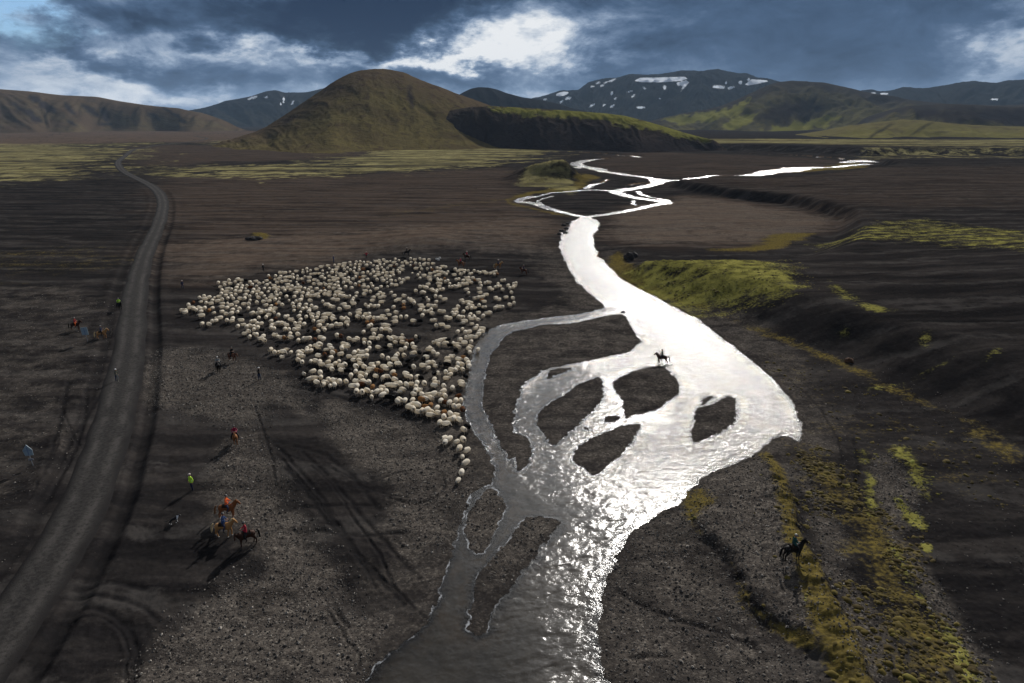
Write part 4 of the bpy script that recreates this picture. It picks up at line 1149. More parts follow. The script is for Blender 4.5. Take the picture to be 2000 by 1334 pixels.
# body centres read off the photograph, kept as crops: (offset x, offset y, scale, points); letter = fleece
CROPS = [
 (580, 650, 8.34, "20,130 110,110 150,110 200,95 290,130b 390,90 430,115 655,55 720,70b 850,108 940,135 985,115 990,145 1105,125 1095,165 1180,190 1180,262 1255,40 1225,95 1315,105 1360,65 1390,85 1490,65 1575,85 1620,95 1530,115 1505,140 1600,150 1320,240 1445,240k 1520,215 1500,245 210,230 165,265 90,295 160,310 225,300 20,315 70,340 350,185 390,200 350,250 310,215 535,225 565,265 475,275 760,190 810,190 740,240 815,245 735,285 800,310g 90,395 20,385 120,405 350,385 370,415 455,365b 385,330k 490,335k 580,340 635,320t 710,360 550,415 850,390 935,340 1000,310 1060,325 1130,310 940,400 985,375 1035,400 1085,385 1135,385 920,445 1010,455 1030,505 1390,380 1485,410 1590,425 1610,375 1640,345 20,450 85,490 225,460 305,470 400,520 370,490 505,480 540,480t 620,500 685,470 535,545 570,595 720,545 780,520 725,610 820,620k 850,490k 960,555 955,620 1095,555 1150,620 1185,590 1125,660 1045,650 1040,710 880,690 1225,505 1310,500 1245,555 1300,600t 1360,620b 1285,690 1520,510 1640,485 1410,540 1450,580 1560,640 1590,670t 1460,695 1400,715 1590,745 1620,790 115,670 150,640k 260,635 170,745k 215,760 275,755 320,815 380,665 390,735 430,850 455,815 515,775 540,850 610,845 600,780 695,795 800,785 815,815 905,855 975,860 960,770 1065,775 1110,800 1170,790 1060,830b 1230,870t 1150,860k 970,950 1060,960 1140,930 1225,945 1300,945 1215,1020 1365,925 1390,880 1455,940 1415,835t 1480,830 1570,845 1395,1000 1405,1035 1495,1035k 1590,1010k 1605,965g 1640,1095"),
 (750, 650, 6.67, "230,75 240,125 295,110b 350,105b 295,155 370,150 400,195 240,15 415,35 460,60k 230,220 275,200 260,285 380,260 370,295g 310,350k 465,255k 545,260k 515,325k 600,185 590,215 645,240 690,265 660,215 550,300 575,370 640,375 670,405 330,435k 385,435 505,420 575,440 735,375k 830,365 820,395k 880,285 830,312 970,318 1035,285t 1075,320 965,385 1010,385 1095,365 1105,405 640,110 620,130k 695,105 730,90 785,75 835,75k 715,140 755,135 800,130 860,140k 905,120 940,135 970,165 935,205k 990,75 1045,105 1075,45 1130,35 1135,90 1125,150 1105,185 1115,225 1220,185 1185,30 1210,20 880,465 930,455 960,435 1025,445 805,495 860,525 810,575 655,525k 710,520 1065,530k 655,600 285,520 300,555 350,570 430,575 470,580k 230,590k 210,650 290,660 355,650 430,645 525,655 655,675 680,650 780,680 890,690 1005,610 1015,645 415,695 455,730 410,745 385,780 495,790 575,800 610,835 645,780 490,850t 535,840 730,780 770,750 795,795 740,860 797,875b 850,880 965,795b 935,850 1000,845 205,740 240,725 205,860 272,860 370,850 335,920 395,905 440,925 325,950 380,975 450,1005 495,1000 540,940t 605,925t 690,950 705,1015 775,1010t 555,990 615,1005 595,1045 865,1025 945,1040 915,930 960,925 1025,965b 985,1100 905,1085 870,1095 855,1120 780,1070 770,1095 725,1140 805,1150 1085,1185k 1040,1225"),
 (840, 820, 9.53, "260,305 280,370 355,310 495,350 615,320 545,485 680,520 600,615 665,730 585,905 520,1050"),
 (780, 490, 6.67, "60,595 115,620 140,645 170,665 195,690 60,680 55,720t 55,755t 215,530 295,550 325,550 270,480 300,460 335,480 375,440 355,490 420,505 440,520 490,520 480,545 520,465 530,500 565,505 375,650 355,610 315,620k 440,600k 470,605 530,605 590,640 480,665 280,720 300,745 270,775 325,790 385,720 430,725 470,725 370,785 415,770 425,810 530,780 570,785 300,845 20,865 90,870 180,915 265,915k 425,895 465,895 480,970 555,955 625,985 610,860 650,870 765,725 730,760 690,790 740,790 715,815 835,780 810,650 835,670 895,665 930,675 900,700 885,740 940,740 985,730 945,715 875,510 900,555 920,605g 985,620 1025,615 1055,605 1090,595 1130,575 1150,580 1050,550 1075,645t 1105,655 1040,705 1095,715 1120,715 1035,750k 1030,790 1050,790 1090,830 1145,790 1180,790 1250,735 1310,720 1345,715 1440,690 1495,665 1480,610 1390,600 1410,600 1255,615 1295,630 1460,540 1345,505 1415,460 1440,490 1480,480 1500,460 1520,420 1490,425 1340,390 1370,385 1175,490 1205,510 1250,475 1280,470 1305,460 1285,435 1115,425 1140,415 1170,415 1050,430 1065,465 1040,500 925,810 910,845 970,820 940,870 980,860 1025,880 770,840 800,850 835,845 830,920 850,905 945,930 1010,960 990,990 1080,990 1040,1030 1075,1025 1145,980k 820,1005 860,1050 905,1040 760,1050 870,1105 920,1100 985,1100 1005,1075 1030,1065 565,210 600,215 490,225 530,240 460,280 500,270 545,280 580,290 630,280 610,310 515,320 465,330 685,275k 725,245 785,245 815,255 765,270 800,315 715,320 855,265 840,290 900,265 880,265k 915,310 945,300 975,265 1020,270 1050,290 1055,310 1105,275 1130,295 1185,295 1230,280 1260,275 1240,310 1275,310t 495,370 540,370 510,400 550,390 530,430 500,430 590,370t 600,410 630,405 655,435 685,465 720,465 750,470 780,460 770,430 815,435 840,440 880,440 830,400 880,370 905,360 900,400 955,365 940,420 985,390t 1030,390 740,385 770,375 720,430k 650,465 450,390k 400,390 390,350"),
 (560, 490, 6.67, "275,560 265,590 315,590 365,590 400,570 415,600 305,660 200,610 190,635 175,655 125,665 30,650 80,700 95,740 165,715 160,745 210,770 95,790 250,715 255,760 325,735 370,740 375,770 300,780 180,820 290,810 500,570 555,545 550,580 655,545 710,560 630,595 600,640 655,650 690,595 735,605 780,605 820,605 870,635 900,600 910,560 855,665 870,700 770,660k 930,655k 470,670 485,680 515,715 540,720 565,740 600,750 690,775 700,735g 745,720 770,750 795,755 825,840 945,795 940,830 925,870 995,875 1035,840 1075,840 1080,870 1055,895 1045,940t 1120,940t 1145,890 1185,900 1230,895 1250,865 1285,890 1070,1000 1100,985 1170,1000k 1270,980 1310,990 1300,1030 1345,1050 1235,1040 1140,1045 1150,1060 1000,1065 1410,885 1410,935 1390,745 1310,795 1425,815 1335,840 1490,865 1555,870 1115,655 1095,655 1130,615 1185,580 1220,615 1215,550 1255,560 1260,605 1235,675 1030,715 1065,745 1095,725 1145,735 1190,735 1360,550 1400,600 1420,660 1460,645 1530,595 1090,535 1025,530 1010,575 1020,590 160,870 255,875 330,850 335,885 410,820 410,855 390,885 350,925 415,935 460,930 465,890 500,890 490,850 545,845 605,865 590,890 610,910 10,870 50,910 75,915 180,915 165,945 110,955 225,965 150,990 145,1025 100,1030 30,1025 280,1035k 370,1020t 410,1045 425,985 480,1005 495,1035 530,965 580,990 645,970 690,975 720,890 740,900 775,880 800,900 785,940 795,970 655,930k 45,1080 145,1090 50,1130"),
 (340, 500, 6.67, "105,715 155,715 145,745 360,790 365,885 455,895 500,860 545,850 555,810 600,820 690,845 750,850 765,825 875,840 830,915 905,890 950,925 990,915 1040,915 1090,940 1040,960 1075,960 970,985 920,1010 985,1055 1045,1010 1075,1035 1160,1055 1130,1085 1175,1110 1005,855 1045,855 1085,885 1130,890 1145,970k 1105,810 1200,810 1235,780 1020,755 1085,755 1130,750 1110,710 1150,720 1195,735 1235,735 1250,705 1305,750 1285,725 1315,690 1360,790 1195,645 1265,655 1325,640t 1365,610 1410,645 1080,615 990,585 975,640 865,780k 1265,860 1325,835b 1270,910 1310,895 1350,885 1390,885 1430,885 1465,905 1265,945 1305,955 1480,965 1500,1010 1445,960 1310,1030 1350,1045 1400,1065 1435,1070t 1345,1170k 1460,1205 1255,1220 1310,1255 1360,1245 1420,1245 1520,1250 1405,1310 1450,815 1475,805 1510,835 1540,845 1575,885 190,650 215,680 255,690 290,715 325,680 345,700 250,625b 400,690 350,730"),
]
pts = []
for ox, oy, sc, txt in CROPS:
    for tok in txt.split():
        k = 'w'
        if tok[-1].isalpha():
            k, tok = tok[-1], tok[:-1]
        a, b = tok.split(',')
        pts.append((ox + float(a) / sc, oy + float(b) / sc, k, True))
uniq = []
for p in pts:
    if all((p[0] - q[0]) ** 2 + (p[1] - q[1]) ** 2 > (3.2 if p[1] < 640 else 4.5) ** 2 for q in uniq):
        uniq.append(p)
# the tight upper part of the flock is packed by chance, shoulder to shoulder
DENSE = np.array([(411, 556), (440, 548), (500, 543), (560, 531), (610, 524), (660, 514), (700, 512), (760, 506), (806, 504), (836, 505), (848, 516), (846, 536), (822, 544), (800, 546), (780, 558),
                  (740, 566), (690, 564), (640, 572), (588, 578), (560, 585), (530, 590), (500, 592), (490, 606), (468, 610), (450, 616), (420, 612), (400, 606), (396, 594), (385, 584), (395, 576), (425, 582), (430, 562)], float)
tries = 0
cand = []
while tries < 26000:
    tries += 1
    x, y = random.uniform(384, 850), random.uniform(503, 618)
    if poly_sdf(np.array([x]), np.array([y]), DENSE, 10.0)[0] > 0:
        continue
    if y > 560 and x < 560 and random.random() < 0.45 and fbm(np.array([x]), np.array([y]), 0.05, 2, 5)[0] < -0.1:
        continue
    if fbm(np.array([x]), np.array([y * 1.6]), 0.045, 2, 8)[0] < -0.27:
        continue
    sx, sy = (7.0 + (y - 505) * 0.022), (4.7 + (y - 505) * 0.014)
    if all(((x - q[0]) / sx) ** 2 + ((y - q[1]) / sy) ** 2 > 1 for q in uniq):
        k = 'w'
        v = random.random()
        if v < 0.02: k = 't'
        elif v < 0.032: k = 'b'
        elif v < 0.05: k = 'k'
        uniq.append((x, y, k, False))
uniq.sort(key=lambda p: -p[1])
sx_, sy_ = G([p[0] for p in uniq], [p[1] for p in uniq], 0.85)
sz_ = terrain(np.array(sx_), np.array(sy_), True)
riv = sz_['river']
sz_ = np.where(riv < 0.0, np.maximum(sz_['z'], -0.10), sz_['z'])
KIND = {'w': (M_WOOL, M_SFACE, M_SLEG), 't': (M_TANW, M_DFACE, M_SLEG), 'b': (M_BROWNW, M_DFACE, M_DFACE), 'k': (M_BLACKW, M_DFACE, M_DFACE), 'g': (M_GREYW, M_DFACE, M_DFACE)}
def heading(px, py):
    if py > 845:
        return math.radians(-105) + random.gauss(0, 0.35)
    if px > 860 and py < 690:
        return math.radians(-110) + random.gauss(0, 0.8)
    if py > 755:
        return math.radians(-70) + random.gauss(0, 0.55)
    if py > 640:
        return math.radians(-58) + random.gauss(0, 0.6)
    return math.radians(-82) + random.gauss(0, 0.75)

N_IND = 298
STRAG = [(894, 930, 'last cream sheep at the lower end of the trail of stragglers'),
         (901, 915, 'second to last cream sheep in the trail of stragglers below the flock'),
         (910, 896, 'cream sheep third from the lower end of the trail of stragglers, near the side channel'),
         (903, 884, 'cream sheep fourth from the lower end of the trail of stragglers'),
         (911, 874, 'cream sheep fifth from the lower end of the trail, on the side of the water'),
         (897, 871, 'cream sheep beside the fifth of the trail, on the side away from the water'),
         (904, 853, 'larger of the two cream sheep at the upper end of the trail of stragglers'),
         (892, 857, 'smaller cream sheep at the upper end of the trail, away from the water'),
         (877, 852, 'cream sheep in the group of three stragglers, the one closest to the trail'),
         (869, 859, 'cream sheep in the group of three stragglers, the lowest one'),
         (867, 852, 'cream sheep in the group of three stragglers, the one farthest from the water')]
NAMES = {'w': None, 't': ('tan sheep among the cream ones in the near part of the flock', 'tan sheep in the near flock'),
         'b': ('dark brown sheep among the cream ones in the near part of the flock', 'brown sheep in the near flock'),
         'k': ('black sheep among the cream ones in the near part of the flock', 'black sheep in the near flock'),
         'g': ('grey sheep among the cream ones in the near part of the flock', 'grey sheep in the near flock')}
ORD = ['first', 'second', 'third', 'fourth', 'fifth', 'sixth', 'seventh', 'eighth', 'ninth', 'tenth', 'eleventh', 'twelfth', 'thirteenth', 'fourteenth', 'fifteenth', 'sixteenth',
       'seventeenth', 'eighteenth', 'nineteenth', 'twentieth', 'twenty-first', 'twenty-second', 'twenty-third', 'twenty-fourth', 'twenty-fifth', 'twenty-sixth', 'twenty-seventh', 'twenty-eighth', 'twenty-ninth', 'thirtieth']
WORD = {'k': 'black', 'b': 'brown', 't': 'tan', 'g': 'grey'}
OWN, NEXT = {}, {}
for kk, wd in WORD.items():
    row = sorted([i for i in range(N_IND) if uniq[i][2] == kk], key=lambda i: -uniq[i][0])
    for r_, i in enumerate(row):
        OWN[i] = '%s %s sheep of the near flock, counted from the side channel outwards' % (ORD[r_], wd)
        best = min((j for j in range(N_IND) if uniq[j][2] == 'w' and j not in NEXT), key=lambda j: (uniq[j][0] - uniq[i][0]) ** 2 + (uniq[j][1] - uniq[i][1]) ** 2)
        NEXT[best] = 'cream sheep right beside the %s %s sheep counted from the side channel' % (ORD[r_], wd)
stuff_v, stuff_f, stuff_m = [], [], []
voff = 0
low = []
for me in (SHEEP[0], SHEEP[1], SHEEP[3], SHEEP[4]):
    n = len(me.vertices)
    co = np.empty(n * 3, np.float32)
    me.vertices.foreach_get('co', co)
    low.append((co.reshape(-1, 3), [tuple(p.vertices) for p in me.polygons], [p.material_index for p in me.polygons]))
SLOT = {'w': 0, 't': 3, 'b': 4, 'k': 5, 'g': 6}
for i, (px, py, k, traced) in enumerate(uniq):
    hd = heading(px, py)
    s = random.uniform(0.80, 0.97) if random.random() > 0.12 else random.uniform(0.62, 0.74)
    loc = (float(sx_[i]), float(sy_[i]), float(sz_[i]) - 0.01)
    if i < N_IND:
        o = bpy.data.objects.new('sheep', random.choice(SHEEP))
        COL.objects.link(o)
        set_mats(o, KIND[k] if not (k == 'w' and random.random() < 0.30) else (M_WOOL, M_DFACE, M_SLEG))
        o.location = loc
        o.rotation_euler = (0, 0, hd)
        o.scale = (s, s, s)
        lab = None
        if k == 'w':
            for qx, qy, tx in STRAG:
                if abs(px - qx) < 2.2 and abs(py - qy) < 2.2:
                    lab, grp = tx, 'stragglers trailing below the flock'
            if lab is None and i in NEXT:
                lab, grp = NEXT[i], 'cream sheep beside dark ones in the near flock'
            if lab is None:
                if riv[i] < 0.9:
                    lab, grp = 'cream sheep at the very edge of the side channel, hooves on the wet margin', 'cream sheep at the water edge'
                elif px < 625 and py > 690:
                    lab, grp = 'cream sheep on the outer fringe of the flock, towards the man with the long stick', 'cream sheep of the fringe near the stick man'
                elif py > 775:
                    lab, grp = 'cream sheep packed in the lowest point of the flock beside the side channel', 'cream sheep in the lower point of the flock'
                elif px > 850:
                    lab, grp = 'cream sheep in the near flock, loosely spread towards the bend of the side channel', 'cream sheep by the bend of the side channel'
                elif px > 745:
                    lab, grp = 'cream sheep in the middle of the near flock, where many black sheep stand', 'cream sheep in the middle of the near flock'
                else:
                    lab, grp = 'cream sheep in the near flock, walking in rows along its lower border', 'cream sheep along the lower border of the flock'
        else:
            lab, grp = OWN[i], NAMES[k][1]
        tag(o, lab, 'sheep', grp)
    else:
        co, fs, mi = low[i % 4]
        c_, s_ = math.cos(hd), math.sin(hd)
        q = co * s
        w = np.stack([q[:, 0] * c_ - q[:, 1] * s_ + loc[0], q[:, 0] * s_ + q[:, 1] * c_ + loc[1], q[:, 2] + loc[2]], 1)
        stuff_v.append(w)
        stuff_f += [tuple(v + voff for v in f) for f in fs]
        stuff_m += [(SLOT[k] if m == 0 else (m if k == 'w' else 7)) for m in mi]
        voff += len(co)
print('sheep', len(uniq))
sme = mesh_from('sheep_flock', np.vstack(stuff_v), faces=stuff_f)
fl = link('sheep_flock', sme, [M_WOOL, M_SFACE, M_SLEG, M_TANW, M_BROWNW, M_BLACKW, M_GREYW, M_DFACE], kind='stuff')
sme.polygons.foreach_set('material_index', np.array(stuff_m, np.int32))
tag(fl, 'far dense mass of the sheep flock, hundreds of cream animals with a few dark ones', 'sheep flock')

# ------------------------------------------------------------------ skinned bodies for horses, people and the dog
def skin_mesh(name, verts, edges, radii, root=0, sub=1, classify=None, nmat=1, post=None):
    me = bpy.data.meshes.new(name + '_cage')
    me.from_pydata([tuple(v) for v in verts], edges, [])
    o = bpy.data.objects.new(name + '_cage', me)
    COL.objects.link(o)
    o.modifiers.new('skin', 'SKIN').use_smooth_shade = True
    for i, r in enumerate(radii):
        sv = me.skin_vertices[0].data[i]
        sv.radius = r if isinstance(r, tuple) else (r, r)
        sv.use_root = (i == root)
    if sub:
        md = o.modifiers.new('sub', 'SUBSURF')
        md.levels = sub
        md.render_levels = sub
    dg = bpy.context.evaluated_depsgraph_get()
    ev = o.evaluated_get(dg)
    res = bpy.data.meshes.new_from_object(ev)
    res.name = name
    bpy.data.objects.remove(o)
    bpy.data.meshes.remove(me)
    if post:
        post(res)
    while len(res.materials) < nmat:
        res.materials.append(None)
    for p in res.polygons:
        p.use_smooth = True
        if classify:
            p.material_index = classify(p.center)
    return res

class Cage:
    def __init__(self):
        self.v, self.e, self.r = [], [], []
    def add(self, p, r, prev=None):
        self.v.append(p)
        self.r.append(r)
        i = len(self.v) - 1
        if prev is not None:
            self.e.append((prev, i))
        return i
    def chain(self, prev, items):
        for p, r in items:
            prev = self.add(p, r, prev)
        return prev

def horse_mesh(name, neck='high', gait=0.0):
    c = Cage()
    pel = c.add((-0.52, 0, 1.10), (0.25, 0.26))
    mid = c.chain(pel, [((-0.20, 0, 1.03), (0.29, 0.30)), ((0.12, 0, 1.01), (0.29, 0.31))])
    che = c.chain(mid, [((0.42, 0, 1.06), (0.24, 0.28))])
    c.add((-0.74, 0, 1.08), (0.17, 0.18), pel)
    if neck == 'high':
        nk = [((0.60, 0, 1.22), (0.16, 0.23)), ((0.71, 0, 1.39), (0.125, 0.19)), ((0.79, 0, 1.52), (0.10, 0.15))]
        hd = [((0.90, 0, 1.57), (0.095, 0.13)), ((1.02, 0, 1.45), (0.085, 0.105)), ((1.12, 0, 1.31), (0.065, 0.075)), ((1.15, 0, 1.26), (0.055, 0.055))]
    elif neck == 'low':
        nk = [((0.64, 0, 1.18), (0.15, 0.20)), ((0.85, 0, 1.27), (0.105, 0.15)), ((1.03, 0, 1.34), (0.085, 0.12))]
        hd = [((1.15, 0, 1.34), (0.085, 0.11)), ((1.26, 0, 1.18), (0.075, 0.09)), ((1.34, 0, 1.02), (0.058, 0.065)), ((1.36, 0, 0.97), (0.05, 0.05))]
    else:   # turned aside
        nk = [((0.62, 0.03, 1.22), (0.15, 0.20)), ((0.78, 0.12, 1.38), (0.105, 0.15)), ((0.86, 0.24, 1.50), (0.085, 0.12))]
        hd = [((0.92, 0.34, 1.52), (0.085, 0.11)), ((0.97, 0.45, 1.37), (0.075, 0.09)), ((1.00, 0.54, 1.22), (0.058, 0.065)), ((1.01, 0.56, 1.17), (0.05, 0.05))]
    n = c.chain(che, nk)
    h0 = c.chain(n, hd[:1])
    c.chain(h0, hd[1:])
    p0 = Vector(hd[0][0])
    for s in (-1, 1):
        c.chain(h0, [(tuple(p0 + Vector((-0.05, s * 0.055, 0.11))), 0.03), (tuple(p0 + Vector((-0.05, s * 0.065, 0.19))), 0.012)])
    g = gait
    for s, q in ((1, g), (-1, -g)):
        lift = max(q, 0)
        c.chain(che, [((0.44, s * 0.15, 0.82), (0.11, 0.12)), ((0.45 + 0.5 * q, s * 0.14, 0.50 + 0.05 * lift), 0.062), ((0.44 + 0.9 * q - 0.5 * lift, s * 0.14, 0.16 + 0.22 * lift), 0.046),
                      ((0.47 + 1.0 * q - 0.6 * lift, s * 0.14, 0.06 + 0.2 * lift), 0.055), ((0.50 + 1.0 * q - 0.6 * lift, s * 0.14, 0.02 + 0.2 * lift), 0.058)])
        q = -q
        lift = max(q, 0)
        c.chain(pel, [((-0.50, s * 0.16, 0.82), (0.14, 0.17)), ((-0.60 + 0.2 * q, s * 0.14, 0.58), 0.085), ((-0.70 + 0.6 * q, s * 0.14, 0.47 + .03 * lift), 0.062), ((-0.67 + 0.9 * q, s * 0.14, 0.17 + 0.08 * lift), 0.046),
                      ((-0.63 + 0.95 * q, s * 0.14, 0.06 + 0.06 * lift), 0.055), ((-0.60 + 0.95 * q, s * 0.14, 0.02 + 0.06 * lift), 0.058)])
    top = hd[-1][0]
    def cls(p):
        if p.z < 0.11 + 0.25 * abs(g):
            return 1 if p.z < 0.13 else 0
        if (Vector(p) - Vector(top)).length < 0.10:
            return 2
        return 0
    me = skin_mesh(name, c.v, c.e, c.r, 0, 1, cls, 3)
    # mane: a fringe of hanging locks along the crest, and a forelock
    mv = Cage()
    crest = [Vector(p[0]) + Vector((-0.04, 0, p[1][1] * 0.85)) for p in nk] + [p0 + Vector((-0.06, 0, 0.09))]
    first = mv.add(tuple(crest[0] + Vector((-0.08, 0, 0.0))), (0.04, 0.05))
    pr = first
    for k, q in enumerate(crest):
        pr = mv.add(tuple(q), (0.055, 0.07), pr)
        mv.add(tuple(q + Vector((-0.02, 0.10, -0.16))), 0.028, pr)
        mv.add(tuple(q + Vector((-0.02, -0.09, -0.13))), 0.028, pr)
    mv.add(tuple(p0 + Vector((0.09, 0, 0.04))), 0.03, pr)
    mane = skin_mesh(name + '_mane', mv.v, mv.e, mv.r, 0, 1)
    tv = Cage()
    t0 = tv.add((-0.84, 0, 1.20), 0.05)
    tv.chain(t0, [((-0.97, 0, 1.08), 0.075), ((-1.03, 0, 0.85), (0.09, 0.085)), ((-1.05, 0.02, 0.60), (0.085, 0.08)), ((-1.07, 0.02, 0.36), 0.045)])
    tail = skin_mesh(name + '_tail', tv.v, tv.e, tv.r, 0, 1)
    return me, mane, tail

def saddle_mesh():
    bm = bmesh.new()
    rings = []
    for x, h in ((-0.32, 0.05), (-0.25, 0.02), (-0.08, 0.0), (0.08, 0.02), (0.16, 0.06), (0.19, 0.05)):
        r = []
        for a in np.linspace(-1, 1, 9):
            ang = a * 1.25
            r.append((x - 0.02, 0.315 * math.sin(ang), 1.02 + 0.325 * math.cos(ang) + h * (1 - abs(a))))
        for a in np.linspace(1, -1, 9):
            ang = a * 1.25
            r.append((x - 0.02, 0.275 * math.sin(ang), 1.02 + 0.28 * math.cos(ang)))
        rings.append(r)
    ring_loft(bm, rings)
    bmesh.ops.recalc_face_normals(bm, faces=bm.faces)
    me = bpy.data.meshes.new('saddle')
    bm.to_mesh(me)
    bm.free()
    return me

def fingers(me, hands):
    """five separate, unequal, bent fingers grown on each palm"""
    bm = bmesh.new()
    bm.from_mesh(me)
    for P, fwd, side in hands:
        P, F, S = Vector(P), Vector(fwd).normalized(), Vector(side).normalized()
        D = F.cross(S)
        if D.z > 0:
            D = -D
        specs = [(-0.030, 0.075, 0.010), (-0.010, 0.085, 0.0105), (0.010, 0.080, 0.010), (0.030, 0.062, 0.009)]
        for off, L, r in specs:
            b = P + F * 0.02 + S * off
            j = b + F * (L * 0.55)
            e = j + F * (L * 0.2) + D * (L * 0.45)
            ring_loft(bm, [[tuple(c0 + S * (math.cos(a) * rr_) + D * (math.sin(a) * rr_)) for a in (0, 1.57, 3.14, 4.71)] for c0, rr_ in ((b, r * 1.1), (j, r), (e, r * 0.7))])
        b = P - F * 0.02 - S * 0.03
        j = b - S * 0.035 + F * 0.03
        e = j + F * 0.035 + D * 0.02
        ring_loft(bm, [[tuple(c0 + F.cross(D) * 0 + S * (math.cos(a) * rr_) + D * (math.sin(a) * rr_)) for a in (0, 1.57, 3.14, 4.71)] for c0, rr_ in ((b, 0.013), (j, 0.011), (e, 0.008))])
    bm.to_mesh(me)
    bm.free()

def person_mesh(name, pose):
    c = Cage()
    if pose == 'ride':
        z0 = 0.12
        pel = c.add((0, 0, z0), (0.17, 0.13))
        legs = []
        for s in (-1, 1):
            c.chain(pel, [((0.10, s * 0.20, z0 - 0.03), 0.105), ((0.30, s * 0.33, z0 - 0.26), 0.075), ((0.20, s * 0.37, z0 - 0.46), 0.062), ((0.12, s * 0.37, z0 - 0.68), 0.048), ((0.16, s * 0.37, z0 - 0.74), 0.045), ((0.30, s * 0.38, z0 - 0.75), 0.038)])
        lean = 0.03
        hands = [(0.40, s * 0.10, z0 + 0.24) for s in (-1, 1)]
        elbows = [(0.10, s * 0.29, z0 + 0.26) for s in (-1, 1)]
    else:
        z0 = 0.92
        pel = c.add((0, 0, z0), (0.16, 0.12))
        st = 0.10 if pose == 'walk' else 0.03
        for s in (-1, 1):
            c.chain(pel, [((0.0 + s * st * 0.3, s * 0.10, z0 - 0.08), 0.10), ((0.03 + s * st, s * 0.11, 0.50), 0.075), ((s * st * 1.2 - 0.01, s * 0.11, 0.30), 0.062), ((s * st * 1.4 - 0.02, s * 0.11, 0.09), 0.047), ((s * st * 1.4, s * 0.11, 0.045), 0.046), ((s * st * 1.4 + 0.15, s * 0.125, 0.035), 0.036)])
        lean = 0.02
        if pose == 'wide':      # arms held out
            hands = [(0.08, s * 0.62, z0 + 0.36) for s in (-1, 1)]
            elbows = [(0.02, s * 0.42, z0 + 0.36) for s in (-1, 1)]
        elif pose == 'stick':
            hands = [(0.36, -0.20, z0 + 0.28), (0.05, 0.27, z0 - 0.07)]
            elbows = [(0.10, -0.30, z0 + 0.20), (-0.02, 0.27, z0 + 0.20)]
        else:
            hands = [(0.10, s * 0.27, z0 - 0.06) for s in (-1, 1)]
            elbows = [(-0.02, s * 0.27, z0 + 0.20) for s in (-1, 1)]
    zt = z0
    che = c.chain(pel, [((lean, 0, zt + 0.18), (0.15, 0.115)), ((lean * 2, 0, zt + 0.36), (0.17, 0.125))])
    nb = c.add((lean * 2.5, 0, zt + 0.50), (0.10, 0.085), che)
    nk = c.chain(nb, [((lean * 3, 0, zt + 0.575), 0.058)])
    h1 = c.chain(nk, [((lean * 3 + 0.015, 0, zt + 0.65), (0.072, 0.085)), ((lean * 3 + 0.02, 0, zt + 0.73), (0.080, 0.100)), ((lean * 3 + 0.01, 0, zt + 0.81), (0.070, 0.085))])
    HC = Vector((lean * 3 + 0.015, 0, zt + 0.73))
    for s, hd, elb in zip((-1, 1), hands, elbows):
        c.chain(nb, [((lean * 2, s * 0.18, zt + 0.45), 0.075), (elb, 0.055), (tuple(Vector(hd) * 0.85 + Vector(elb) * 0.15), 0.038), (hd, (0.042, 0.028))])
    def post(me):
        hh = []
        for s, hd, elb in zip((-1, 1), hands, elbows):
            f = Vector(hd) - Vector(elb)
            sd = f.cross(Vector((0, 0, 1)))
            if sd.length < 0.05:
                sd = Vector((1, 0, 0))
            hh.append((hd, f, sd * -s))
        fingers(me, hh)
        bm = bmesh.new()
        bm.from_mesh(me)
        # nose, brow, chin and ears
        for p, q, r in ((HC + Vector((0.085, 0, 0.035)), HC + Vector((0.125, 0, -0.03)), 0.018), (HC + Vector((0.06, 0, -0.085)), HC + Vector((0.098, 0, -0.095)), 0.028)):
            ring_loft(bm, [oval(p.x, p.y, p.z, r * .7, r * .7, 6), oval(q.x, q.y, q.z, r, r, 6)])
        for s in (-1, 1):
            ring_loft(bm, [oval(HC.x - 0.01, s * 0.082, HC.z, 0.008, 0.03, 6), oval(HC.x + 0.02, s * 0.092, HC.z, 0.008, 0.025, 6)])
            e = HC + Vector((0.084, s * 0.034, 0.012))
            fs = ring_loft(bm, [oval(e.x, e.y, e.z, 0.013, 0.009, 6), oval(e.x + 0.006, e.y, e.z, 0.009, 0.006, 6)])
        bm.to_mesh(me)
        bm.free()
    def cls(p):
        p = Vector(p)
        if p.z > zt + 0.60 and abs(p.y) < 0.13 and abs(p.x) < 0.3:
            return 2
        for hd in hands:
            if (p - Vector(hd)).length < 0.085 or ((p - Vector(hd)).length < 0.15 and False):
                return 2
        if pose == 'ride':
            leg = p.z < z0 - 0.02 or (abs(p.y) > 0.15 and p.z < z0 + 0.02)
            if leg:
                return 3 if p.z < z0 - 0.60 else 1
        else:
            if p.z < z0 - 0.06 and abs(p.y) < 0.23:
                return 3 if p.z < 0.12 else 1
        if zt + 0.12 < p.z < zt + 0.185 and abs(p.y) < 0.21:
            return 4
        return 0
    me = skin_mesh(name, c.v, c.e, c.r, 0, 1, cls, 5, post)
    return me, HC

def helmet_mesh(HC):
    bm = bmesh.new()
    rings = []
    for k in range(5):
        a = k / 4 * math.pi / 2
        rings.append([(HC.x - 0.005 + math.cos(b) * 0.125 * math.cos(a) * (1.1 if k == 0 and math.cos(b) > 0.5 else 1.0), math.sin(b) * 0.108 * math.cos(a), HC.z + 0.045 + 0.10 * math.sin(a)) for b in [2 * math.pi * i / 12 for i in range(12)]])
    rings[-1] = [(HC.x + math.cos(b) * 0.012, math.sin(b) * 0.012, HC.z + 0.145) for b in [2 * math.pi * i / 12 for i in range(12)]]
    ring_loft(bm, rings)
    bmesh.ops.recalc_face_normals(bm, faces=bm.faces)
    for f in bm.faces:
        f.smooth = True
    me = bpy.data.meshes.new('helmet')
    bm.to_mesh(me)
    bm.free()
    me.materials.append(None)
    return me

